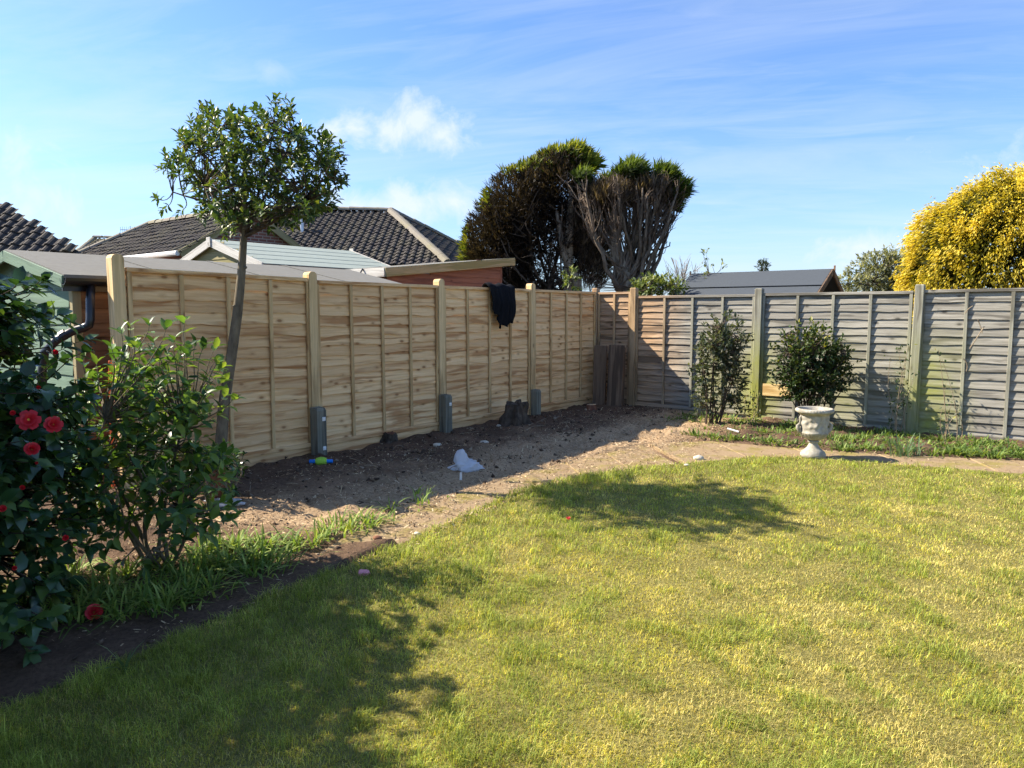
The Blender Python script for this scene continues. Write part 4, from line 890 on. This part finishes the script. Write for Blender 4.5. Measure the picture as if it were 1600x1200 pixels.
strap_clump('lone pale strap-leaved plant on dark soil at the lower left', 195, 1050, 9, .22, .012, [(0, (.1, .15, .07)), (1, (.2, .25, .12))], .02, 1.0)

# ---- trees beyond the fences
def sprays(P, D, L, W, C, fan=4):
    """conifer sprays: a fan of narrow blades around each direction"""
    out = []
    D = unit(D)
    for k in range(fan):
        n = len(P); D2 = unit(D+rand_dir(n)*.55); out.append(leaves(P, D2, rand_dir(n), L*rng.uniform(.6, 1.1, n), W, C*rng.uniform(.8, 1.2, (n, 1)), ST, SF))
    return merge(out)
CY = 17.5; ck = CY/F
cyp = thing('cypress', 'large dark cypress with bare brown inside and green left flank beyond the fence', 'tree', (at(870, 460, CY).x, CY, 0))
blobs = [ell(778,395,54,85,CY,1.1), ell(815,335,60,72,CY,1.2), ell(865,300,55,58,CY,1.2), ell(880,265,46,28,CY,.8), ell(850,395,60,95,CY,1.2), ell(760,430,36,60,CY,.9)]
N = 26000; pts = shrub_points(blobs, N, .3); Pn = np.array([tuple(p) for p, d in pts]); Dn = np.array([tuple(d) for p, d in pts])
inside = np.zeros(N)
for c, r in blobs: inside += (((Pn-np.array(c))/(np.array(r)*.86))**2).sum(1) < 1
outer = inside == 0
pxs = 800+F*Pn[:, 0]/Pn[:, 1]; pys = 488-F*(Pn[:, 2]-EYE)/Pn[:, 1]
green_skin = outer & ((Dn[:, 0] < -.84) | (Dn[:, 2] > .84)) & (rng.random(N) < .9)  # green outer skin on the left flank and top, dead brown elsewhere
Cc = np.where(green_skin[:, None], rampc(rng.random(N), [(0, (.05, .075, .012)), (.6, (.13, .15, .02)), (1, (.24, .23, .03))]), rampc(rng.random(N), [(0, (.010, .008, .007)), (.75, (.024, .018, .015)), (1, (.062, .044, .032))]))
keep = green_skin | (rng.random(N) < np.where(pys > 330, np.where(pxs > 830, .45, .85), .7)); Pn, Dn, Cc, green_skin = Pn[keep], Dn[keep], Cc[keep], green_skin[keep]
Dd = Dn+np.array([0, 0, .5]); V, Fc, Ca = sprays(Pn, Dd, np.where(green_skin, .17, .17)*rng.uniform(.5, 1.5, len(Pn)), np.where(green_skin, .035, .02), Cc)
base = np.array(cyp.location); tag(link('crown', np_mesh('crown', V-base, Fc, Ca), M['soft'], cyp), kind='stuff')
# green windswept cap
capn = 1500; cap = shrub_points([ell(882,252,40,14,CY,.6), ell(910,258,24,10,CY,.5), ell(845,268,34,14,CY,.6), ell(895,240,20,8,CY,.4)], capn, .4); Pc = np.array([tuple(p) for p, d in cap])
V, Fc, Ca = sprays(Pc, np.array([tuple(d*.5+Vector((.7, 0, .55))) for p, d in cap]), np.full(capn, .3), np.full(capn, .05), rampc(rng.random(capn), [(0, (.05, .08, .012)), (.6, (.14, .17, .025)), (1, (.32, .32, .05))])); tag(link('green_top', np_mesh('green_top', V-base, Fc, Ca), M['soft'], cyp), kind='stuff')
lm = MB()
for k in range(30):
    b0 = at(random.uniform(850, 905), 462, CY-random.uniform(-.4, .9)); tx = random.uniform(770, 905); ty = random.uniform(285, 400) if tx > 820 else random.uniform(360, 430); e = at(tx, ty, CY-random.uniform(-.2, 1.3)); r0 = random.uniform(.02, .05)
    p_ = curve(b0, e, Vector((random.uniform(-.5, .1), -.3, -.5)), 8); lm.tube(p_, [r0*(1-.09*i) for i in range(8)], 5)
for k in range(120):
    b0 = at(random.uniform(770, 900), random.uniform(320, 450), CY-random.uniform(.2, 1.25)); lm.tube(curve(b0, b0+Vector((random.uniform(-.6,.5), random.uniform(-.3,.1), random.uniform(-.1,.5))), rv(.15), 5), [.012,.01,.009,.007,.004], 4, False)
tag(lm.build('limb', M['bark_dark'], cyp), kind='stuff')
mb = MB(); mb.tube([at(890, 500, CY-.6), at(888, 440, CY-.6), at(889, 380, CY-.7), at(891, 330, CY-.7), at(893, 290, CY-.6)], [.15, .13, .1, .08, .04], 9); mb.tube([at(905, 500, CY-.8), at(902, 440, CY-.8), at(880, 395, CY-.8), at(870, 330, CY-.8)], [.12, .1, .07, .04], 8); mb.build('trunk', M['bark_pale'], cyp, smooth=True)
# the second, fan-shaped one
CY2 = 16.5; cy2 = thing('cypress', 'fan-shaped cypress of bare pale limbs with green tips at the top', 'tree', (at(985, 460, CY2).x, CY2, 0)); base = np.array(cy2.location)
b0 = at(985, 455, CY2); b0.z -= .2; lm = MB(); tw = MB(); mb = MB()
mb.tube([at(985, 520, CY2), at(980, 440, CY2), at(963, 390, CY2), at(960, 330, CY2), at(963, 290, CY2)], [.3, .24, .13, .11, .07], 10)
mb.tube([at(975, 470, CY2), at(968, 425, CY2), at(990, 380, CY2), at(1000, 330, CY2), at(1018, 300, CY2)], [.16, .13, .1, .08, .04], 8); mb.build('trunk', M['bark_pale'], cy2, smooth=True)
tops = []
for k in range(64):
    tx = random.uniform(885, 1066); ty = random.uniform(272, 310)+max(0, tx-1040)*.9+max(0, 925-tx)*.2; e = at(tx, ty, CY2+random.uniform(-.9, .9)); r0 = random.choice([.018,.02,.025,.03,.055])
    bb = at(random.uniform(955, 1005), random.uniform(420, 465), CY2+random.uniform(-.3, .3)); p_ = [q+rv(.05) for q in curve(bb, e, Vector(((tx-975)*random.uniform(-.001, .01), 0, random.uniform(-.6, .2))), 9)]; lm.tube(p_, [r0*(1-.085*i) for i in range(9)], 6); tops.append(p_)
tag(lm.build('limb', M['limb'], cy2, smooth=True), kind='stuff')
for k in range(1500):
    p_ = random.choice(tops); q = random.choice(p_[4:]); dx = 1 if q.x > b0.x else -1; e = q+Vector((random.uniform(-.12,.3)*dx, random.uniform(-.4,.4), random.uniform(.2,.75)))
    if 488-F*(e.z-EYE)/e.y < 272: continue
    tw.tube(curve(q, e, rv(.25), 4), [.011,.009,.007,.004], 3, False)
tag(tw.build('twig', M['twig_dark'], cy2), kind='stuff')
gB = [ell(983,272,24,11,CY2,.8), ell(946,283,9,5,CY2,.4), ell(1036,280,17,14,CY2,.6), ell(1056,297,15,12,CY2,.6), ell(1026,266,5,9,CY2,.3), ell(908,279,14,7,CY2,.5), ell(1054,328,7,4,CY2,.3), ell(988,262,12,7,CY2,.4), ell(1046,312,14,12,CY2,.5)]
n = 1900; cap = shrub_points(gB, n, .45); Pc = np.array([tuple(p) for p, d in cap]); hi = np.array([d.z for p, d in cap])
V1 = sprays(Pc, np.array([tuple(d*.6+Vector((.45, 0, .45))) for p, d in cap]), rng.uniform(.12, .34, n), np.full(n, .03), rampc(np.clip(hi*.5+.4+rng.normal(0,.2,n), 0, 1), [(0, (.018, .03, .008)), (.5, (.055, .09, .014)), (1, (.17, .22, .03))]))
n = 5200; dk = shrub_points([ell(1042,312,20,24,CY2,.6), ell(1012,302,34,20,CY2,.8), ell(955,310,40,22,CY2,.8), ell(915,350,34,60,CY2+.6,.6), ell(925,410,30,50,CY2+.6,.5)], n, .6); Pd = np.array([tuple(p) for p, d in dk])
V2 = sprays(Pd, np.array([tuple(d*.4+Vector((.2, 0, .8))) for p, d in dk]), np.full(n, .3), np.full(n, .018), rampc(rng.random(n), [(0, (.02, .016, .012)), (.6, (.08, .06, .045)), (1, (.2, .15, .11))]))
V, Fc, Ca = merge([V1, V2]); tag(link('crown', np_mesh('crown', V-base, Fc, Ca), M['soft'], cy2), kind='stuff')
mb = MB(); mb.tube(curve(at(1000,386,CY2), at(1047,384,CY2), Vector((0,0,-.15)), 6), [.03,.028,.024,.02,.016,.01], 5); mb.tube([at(1046,385,CY2), at(1047,378,CY2)], .012, 5); mb.build('side_branch', M['bark_dark'], cy2)
# golden conifer
GY = 13.5; go = thing('golden_conifer', 'large rounded golden-yellow conifer beyond the weathered fence at the right', 'tree', (at(1590, 460, GY).x, GY, 0)); base = np.array(go.location)
gc = at(1600, 428, GY); ge = [((gc.x, GY, gc.z), (2.08, 1.8, 1.87))]
V_, cl_n = [], 1150
cd = rand_dir(cl_n*2); cd = cd[(cd[:, 1] < .45) & (cd[:, 2] > -.75)][:cl_n]; cl_n = len(cd)
bump = .92+.09*np.array([mnoise.noise(Vector(d)*2.6) for d in cd])+.07*np.array([mnoise.noise(Vector((d[0], d[1], d[2]*.6))*7) for d in cd])+rng.normal(0, .022, cl_n)
cp = np.array(gc)+cd*np.array([2.08, 1.8, 1.87])*bump[:, None]
per = 75; P_ = np.repeat(cp, per, 0)+rng.normal(0, 1, (cl_n*per, 3))*np.array([.06, .06, .085]); dirs = np.repeat(cd, per, 0)+rand_dir(cl_n*per)*.5+np.array([0, 0, -.9])
depth = ((P_-np.repeat(cp, per, 0))*np.repeat(cd, per, 0)).sum(1); tt = np.clip(.5+depth*2.6+rng.normal(0, .18, len(P_))+np.repeat(rng.normal(0,.2,cl_n)+(bump-.92)*2.6, per), 0, 1)  # shade between clumps put into the colour: hollows darker and greener
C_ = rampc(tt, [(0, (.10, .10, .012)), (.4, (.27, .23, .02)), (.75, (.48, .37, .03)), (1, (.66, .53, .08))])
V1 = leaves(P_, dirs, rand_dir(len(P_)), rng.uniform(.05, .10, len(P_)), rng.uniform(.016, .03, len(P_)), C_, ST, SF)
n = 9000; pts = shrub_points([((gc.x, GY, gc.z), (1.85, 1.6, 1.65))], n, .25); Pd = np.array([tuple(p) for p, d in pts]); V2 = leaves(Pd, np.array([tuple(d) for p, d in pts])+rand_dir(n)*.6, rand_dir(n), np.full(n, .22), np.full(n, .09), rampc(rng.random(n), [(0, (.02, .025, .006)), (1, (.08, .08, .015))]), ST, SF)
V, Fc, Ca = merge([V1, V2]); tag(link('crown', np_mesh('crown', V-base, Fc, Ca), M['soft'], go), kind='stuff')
mb = MB(); mb.tube([(base[0], GY, -.1), (base[0], GY, 1.2), (base[0]+.05, GY, 3.2)], [.16, .13, .03], 8); mb.build('trunk', M['bark_dark'], go)
# grey-green bushes and small trees beyond
SAGE = [(0, (.08, .09, .05)), (.6, (.19, .205, .13)), (1, (.40, .40, .29))]
BY = 16; small_shrub('tall_bush', 'grey-green bushy tree between the garden building and the golden conifer', (at(1375, 470, BY).x, BY, 0), [ell(1378,425,42,34,BY,.8), ell(1345,445,32,28,BY,.7), ell(1405,430,32,34,BY,.7)], 5200, .10, SAGE, M['soft'], 12, .35, .38)
LY = 14.5; small_shrub('laurel_bush', 'green-leaved bush between the fan-shaped cypress and the garden building', (at(1030, 470, LY).x, LY, 0), [ell(1020,446,26,16,LY,.5), ell(1045,448,24,14,LY,.5), ell(1005,452,20,14,LY,.5), ell(890,440,12,22,LY,.3)], 1500, .09, [(0, (.05, .08, .02)), (.6, (.12, .16, .05)), (1, (.28, .30, .12))], M['leaf'], 8, .45, .5)
SY = 15.2; small_shrub('shrub_top', 'few leafy shoots rising behind the left end of the garden building', (at(1105, 470, SY).x, SY, 0), [ell(1100,402,6,10,SY,.15), ell(1112,412,10,5,SY,.15), ell(1130,416,10,4,SY,.15), ell(1108,440,10,25,SY,.15)], 240, .075, [(0, (.08, .11, .03)), (1, (.26, .30, .12))], M['leaf'], 4, .5, .5)
FY = 30; small_shrub('small_conifer', 'small dark conifer top above the garden building roof', (at(1192, 470, FY).x, FY, 0), [ell(1192,416,9,9,FY,.25), ell(1192,407,4,6,FY,.15), ell(1192,450,11,40,FY,.3)], 1500, .12, [(0, (.02, .03, .02)), (1, (.07, .09, .05))], M['soft'], 3, .4, .3)
DY = 24; bt = thing('bare_tree', 'small leafless twiggy tree above the bush by the garden building', 'tree', (at(1065, 480, DY).x, DY, 0)); mb = MB(); r_ = at(1065, 470, DY); mb.tube([Vector((r_.x, DY, 0)), r_], [.09, .07], 6); mb.build('trunk', M['bark'], bt); tw = MB()
for k in range(42):
    a = random.uniform(-1.15, 1.15); l = random.uniform(40, 72)*(1-.16*abs(a)); e = at(1065+math.sin(a)*l*.62, 462-math.cos(a)*l, DY+random.uniform(-.6,.6)); p_ = curve(r_, e, rv(.15)+Vector((0,0,-.1)), 7); tw.tube(p_, [.022,.019,.016,.013,.010,.008,.005], 4, False)
    for j in range(4): q = random.choice(p_[2:6]); tw.tube([q, q+((e-r_).normalized()+rv(.7))*random.uniform(.2,.45)], [.009,.005], 3, False)
tag(tw.build('twig', bark('grey_twig', (.2,.18,.16), (.34,.31,.28)), bt), kind='stuff')

# ------------------------------------------------------------------ small things
up_ = gr(1270, 714); urn = thing('stone_urn', 'pale weathered stone garden urn with fluted bowl on the path edge', 'urn', (up_.x, up_.y, .0))
foot = MB(); foot.lathe([(.0,0),(.128,0),(.13,.04),(.12,.05),(.118,.062),(.085,.085),(.062,.11),(.047,.14),(.043,.16)], 40); foot.lathe([(.043,.158),(.058,.164),(.06,.175),(.05,.184),(.0,.186)], 40); foot.build('foot', M['stone'], urn, smooth=True, local=True)
def urnmod(a, z, r):
    if .19 < z < .262: return 1+.06*math.cos(24*a)*math.sin((z-.19)/.072*math.pi)
    if .27 < z < .46: return 1+.13*mnoise.noise(Vector((math.cos(a)*3.4, math.sin(a)*3.4, z*22)))*math.sin((z-.27)/.19*math.pi)
    if .485 < z < .525 and r > .17: return 1+.012*math.cos(40*a)
    return 1
prof = [(.045,.186),(.07,.197),(.098,.212),(.122,.23),(.139,.25),(.147,.264),(.15,.272),(.146,.28)]+[(.143-.004*math.sin((z-.28)/.17*3.14), z) for z in np.arange(.29,.46,.01)]+[(.148,.462),(.158,.474),(.176,.482),(.19,.492),(.194,.506),(.191,.52),(.182,.53),(.17,.53),(.16,.52),(.15,.49),(.13,.42),(.0,.40)]
bw = MB(); bw.lathe(prof, 120, mod=urnmod); bw.build('bowl', M['stone'], urn, smooth=True, local=True)
for sx in (-1, 1):
    hd_ = MB(); hd_.tube([(sx*.125,-.01,.268),(sx*.158,-.012,.285),(sx*.176,-.012,.32),(sx*.18,-.01,.345),(sx*.166,-.008,.362),(sx*.158,0,.34),(sx*.150,0,.36),(sx*.148,0,.40),(sx*.152,0,.43),(sx*.140,0,.45)], [.02,.025,.022,.02,.014,.014,.014,.013,.014,.012], 8); hd_.build('handle', M['stone'], urn, smooth=True, local=True)
# black garment over the fence
ga = thing('garment', 'black garment hung over the top of the new fence', 'garment', fl(5.02, 0, 1.885)); cu, cv = 26, 34; V = []
def gar(u, v):
    x = (u-.5)*.52; x += .05*(v-.3)*(1 if u > .5 else -.2)
    fold = .028*math.sin(u*17+v*2.2)+.018*math.sin(u*31+1.3+v*4)
    L1 = .60*(.80+.20*math.sin(u*3.1+.2))*(1-.32*max(0, .35-u)/.35)*(.97+.05*math.sin(u*24))
    s = v*(L1+.22)-.20
    if s < -.02: y, z = .05+.01*math.sin(u*9), .012+s+.02
    elif s < .06: t = (s+.02)/.08; y, z = .05-.11*t, .012+.035*math.sin(t*math.pi)
    else: y, z = -.06-.02*min(1, (s-.06)*5)-abs(fold)*min(1, (s-.02)*4)*1.3-.02*math.sin(v*3), .012-(s-.06)
    x *= 1-.25*max(0, v-.45); return (x+.012*math.sin(v*9+u*5), y, z+.012*math.sin(u*13))
gm = MB(); gm.add([gar(i/cu, j/cv) for j in range(cv+1) for i in range(cu+1)], [(j*(cu+1)+i, j*(cu+1)+i+1, (j+1)*(cu+1)+i+1, (j+1)*(cu+1)+i) for j in range(cv) for i in range(cu)])
go_ = gm.build('cloth', M['cloth'], ga, smooth=True, local=True); ga.rotation_euler = (0, 0, ROT_L); md = go_.modifiers.new('thick', 'SOLIDIFY'); md.thickness = .012
# upright dark boards in the corner
cb = thing('corner_boards', 'dark brown upright boards leaning in the shady fence corner', 'boards', (1.5, 11.35, 0))
for px0, px1, top, Yb in ((926, 946, 540, 11.55), (948, 972, 539, 11.3), (966, 975, 543, 11.5)):
    a, b_ = at(px0, 600, Yb), at(px1, 600, Yb); h_ = at(px0, top, Yb).z; mb = MB(); w_ = b_.x-a.x; mb.bevbox((-w_/2, -.025, -.1), (w_/2, .025, h_), .006); o = mb.build('board', M['dark_board'], cb, local=True); o.location = Vector(((a.x+b_.x)/2, Yb, 0))-cb.location; o.rotation_euler = (R(-3), R(random.uniform(-1.5, 1.5)), R(-20))
# stumps
def stump(label, px, py, r, h, mat, cutmat, gnarl=.25, jag=.0, tilt=(0, 0)):
    p = gr(px, py); root = thing('tree_stump', label, 'stump', (p.x, p.y+r, soil_at(p.x, p.y+r)-.02)); n = 28; mb = MB(); sd = random.random()*50; V = []; lev = 9
    for j in range(lev+1):
        t = j/lev
        for k in range(n):
            a = 6.2832*k/n; q = Vector((math.cos(a)*1.5+sd, math.sin(a)*1.5, t*1.2)); fl_a = 1+.9*gnarl*(1-t)**2*(1.2+math.sin(a*5+sd)); rr = r*fl_a*(1+gnarl*1.4*mnoise.noise(q)+gnarl*.5*mnoise.noise(q*3.1)); hh = h*t+(jag*h*mnoise.noise(q*2.2)*t)
            V.append((rr*math.cos(a)+tilt[0]*t, rr*math.sin(a)+tilt[1]*t, hh))
    mb.add(V, [(j*n+k, j*n+(k+1) % n, (j+1)*n+(k+1) % n, (j+1)*n+k) for j in range(lev) for k in range(n)]); mb.build('bark', mat, root, smooth=True, local=True)
    c = MB(); top = [V[lev*n+k] for k in range(n)]; cx = sum(v[0] for v in top)/n; cy_ = sum(v[1] for v in top)/n; cz = sum(v[2] for v in top)/n
    c.add(top+[(cx, cy_, cz+.004)], [(k, (k+1) % n, n) for k in range(n)]); c.build('cut_top', cutmat, root, local=True); return root
stump('gnarled dark tree stump in the bed in front of the new fence', 808, 672, .13, .33, M['bark_dark'], M['bark_dark'], .5, .25)
stump('small reddish stump with pale cut top near the fence corner', 925, 648, .075, .13, M['redwood'], M['cut'], .12)
stump('short reddish broken root stub at the foot of the new fence', 606, 698, .08, .12, M['bark_dark'], M['redwood'], .4, .6)
stump('reddish stump with pale sawn top beside the small tree', 336, 795, .06, .33, M['redwood'], M['cut'], .15, .1)
# plastic bags
def crumple(name, label, px, py, size, peak, seed):
    p = gr(px, py); root = None; n1, n2 = 36, 22; V = []
    for j in range(n2+1):
        th = math.pi*j/n2
        for k in range(n1):
            a = 6.2832*k/n1; d = Vector((math.sin(th)*math.cos(a), math.sin(th)*math.sin(a), math.cos(th))); q = d*1.7+Vector((seed, 0, 0)); r = 1+.6*mnoise.noise(q)+.45*abs(mnoise.noise(q*2.7))+.3*abs(mnoise.noise(q*6))
            x, y, z = d.x*size[0]*r, d.y*size[1]*r, d.z*size[2]*r
            if peak and d.z > 0: z += peak*max(0, 1-((d.x+.3)**2+d.y**2)*4.5)
            V.append((x, y, max(z+size[2]*.55, .0)))
    mb = MB(); mb.add(V, [(j*n1+k, j*n1+(k+1) % n1, (j+1)*n1+(k+1) % n1, (j+1)*n1+k) for j in range(n2) for k in range(n1)]); o = mb.build(name, M['bag'], None, local=True, smooth=True); o.location = (p.x, p.y, max(soil_at(p.x, p.y), 0)+.005); tag(o, label, 'bag'); return o
crumple('plastic_bag', 'crumpled white plastic bag standing in the shaded middle of the bed', 728, 736, (.115, .09, .06), .12, 5.3)
b2 = crumple('plastic_bag', 'flat pale plastic bag lying on sunlit chips beside the camellia', 350, 795, (.145, .07, .028), 0, 9.4); b2.rotation_euler = (0, 0, R(-28))
# dog toy
tp_ = gr(502, 734); ty = thing('dog_toy', 'blue stick with lime green middle lying on dark soil', 'toy', (tp_.x, tp_.y, soil_at(tp_.x, tp_.y)+.035)); mb = MB(); mb.tube([(-.115,0,0),(-.11,0,0),(.11,0,0),(.115,0,0)], [.014,.02,.02,.014], 10); mb.build('stick', M['blue'], ty, smooth=True, local=True)
mb = MB(); mb.tube([(-.055,0,0),(-.045,0,0),(-.02,0,0),(.0,0,.003),(.03,0,0),(.05,0,0),(.058,0,0)], [.02,.034,.04,.042,.04,.033,.02], 12); mb.build('sleeve', M['lime'], ty, smooth=True, local=True); ty.rotation_euler = (0, 0, R(4))
# stones, fallen flowers, labels
_k = 0
def stone(label, px, py, s, mat='stone_pale'):
    global _k; _k += 1
    p = gr(px, py); mb = MB(); V = []
    for j in range(7):
        th = math.pi*j/6
        for k in range(10):
            a = 6.2832*k/10; d = Vector((math.sin(th)*math.cos(a), math.sin(th)*math.sin(a), math.cos(th))); r = 1+.35*mnoise.noise(d*1.3+Vector((_k*3.3, 0, 0))); V.append((d.x*s*r, d.y*s*.75*r, d.z*s*.5*r))
    mb.add(V, [(j*10+k, j*10+(k+1) % 10, (j+1)*10+(k+1) % 10, (j+1)*10+k) for j in range(6) for k in range(10)]); o = mb.build('stone', M[mat], None, local=True, smooth=True); o.location = (p.x, p.y, max(0, soil_at(p.x, p.y))+s*.25); tag(o, label, 'stone')
stone('pale flat stone on the far lawn edge by the wood chips', 1092, 718, .06); stone('tan stone on dark soil left of the white plastic bag', 684, 706, .05); stone('pale stone in the bed right of the white plastic bag', 757, 697, .05); stone('small dark clod on the mossy path slab', 590, 851, .03, 'redwood'); stone('small grey pebble at the lawn edge of the path', 652, 835, .025); stone('pinkish stone in the grass at the near end of the path', 568, 898, .04, 'pink'); stone('small pale stone in front of the gnarled stump', 779, 672, .03); stone('small pale stone on the lawn edge below the flat stone', 1073, 728, .03)
fp = gr(148, 972); f0 = flower(None, (fp.x, fp.y, .05), (.4, -.7, .5), .045, 3, .3, 'fallen_flower'); tag(f0, 'fallen red camellia flower on the soil beside bulb leaves', 'flower')
fp = gr(888, 817); f0 = flower(None, (fp.x, fp.y, .03), (.1, -.2, 1), .022, 2, .2, 'fallen_flower'); tag(f0, 'pink-red fallen petals alone on the sunlit lawn', 'flower')
lp = gr(720, 752); mb = MB(); mb.bevbox((-.011, -.002, -.02), (.011, .002, .055), .001); o = mb.build('plant_label', M['white_plate'], None, local=True); o.location = (lp.x, lp.y, .03); o.rotation_euler = (.2, 0, .3); tag(o, 'tiny white plant label at the bed edge below the plastic bag', 'label')
lp = gr(1145, 680); mb = MB(); mb.tube([(-.06,.04,.05), (.06,-.04,.02)], .012, 6); o = mb.build('white_tube', M['white_plate'], None, local=True); o.location = (lp.x, lp.y, .03); tag(o, 'short white tube lying in ground cover below the narrow shrub', 'tube')
tg_ = MB()
for k in range(60):
    x, y = random.uniform(-2.2, 3.4), random.uniform(5.6, 10.8)
    if fence_dist(x, y) < .2 or in_poly(np.array([x]), np.array([y]), lawn_poly)[0]: continue
    z = max(soil_at(x, y), 0)+.01; a = random.random()*6.28; l = random.uniform(.08, .35); tg_.tube(curve((x, y, z), (x+l*math.cos(a), y+l*math.sin(a), z+random.uniform(0, .05)), rv(.04)+Vector((0,0,.03)), 5), [.004,.004,.003,.003,.002], 4, False)
tag(tg_.build('fallen_twigs', M['twig']), 'dry twigs strewn over the bare bed', 'twigs', kind='stuff')
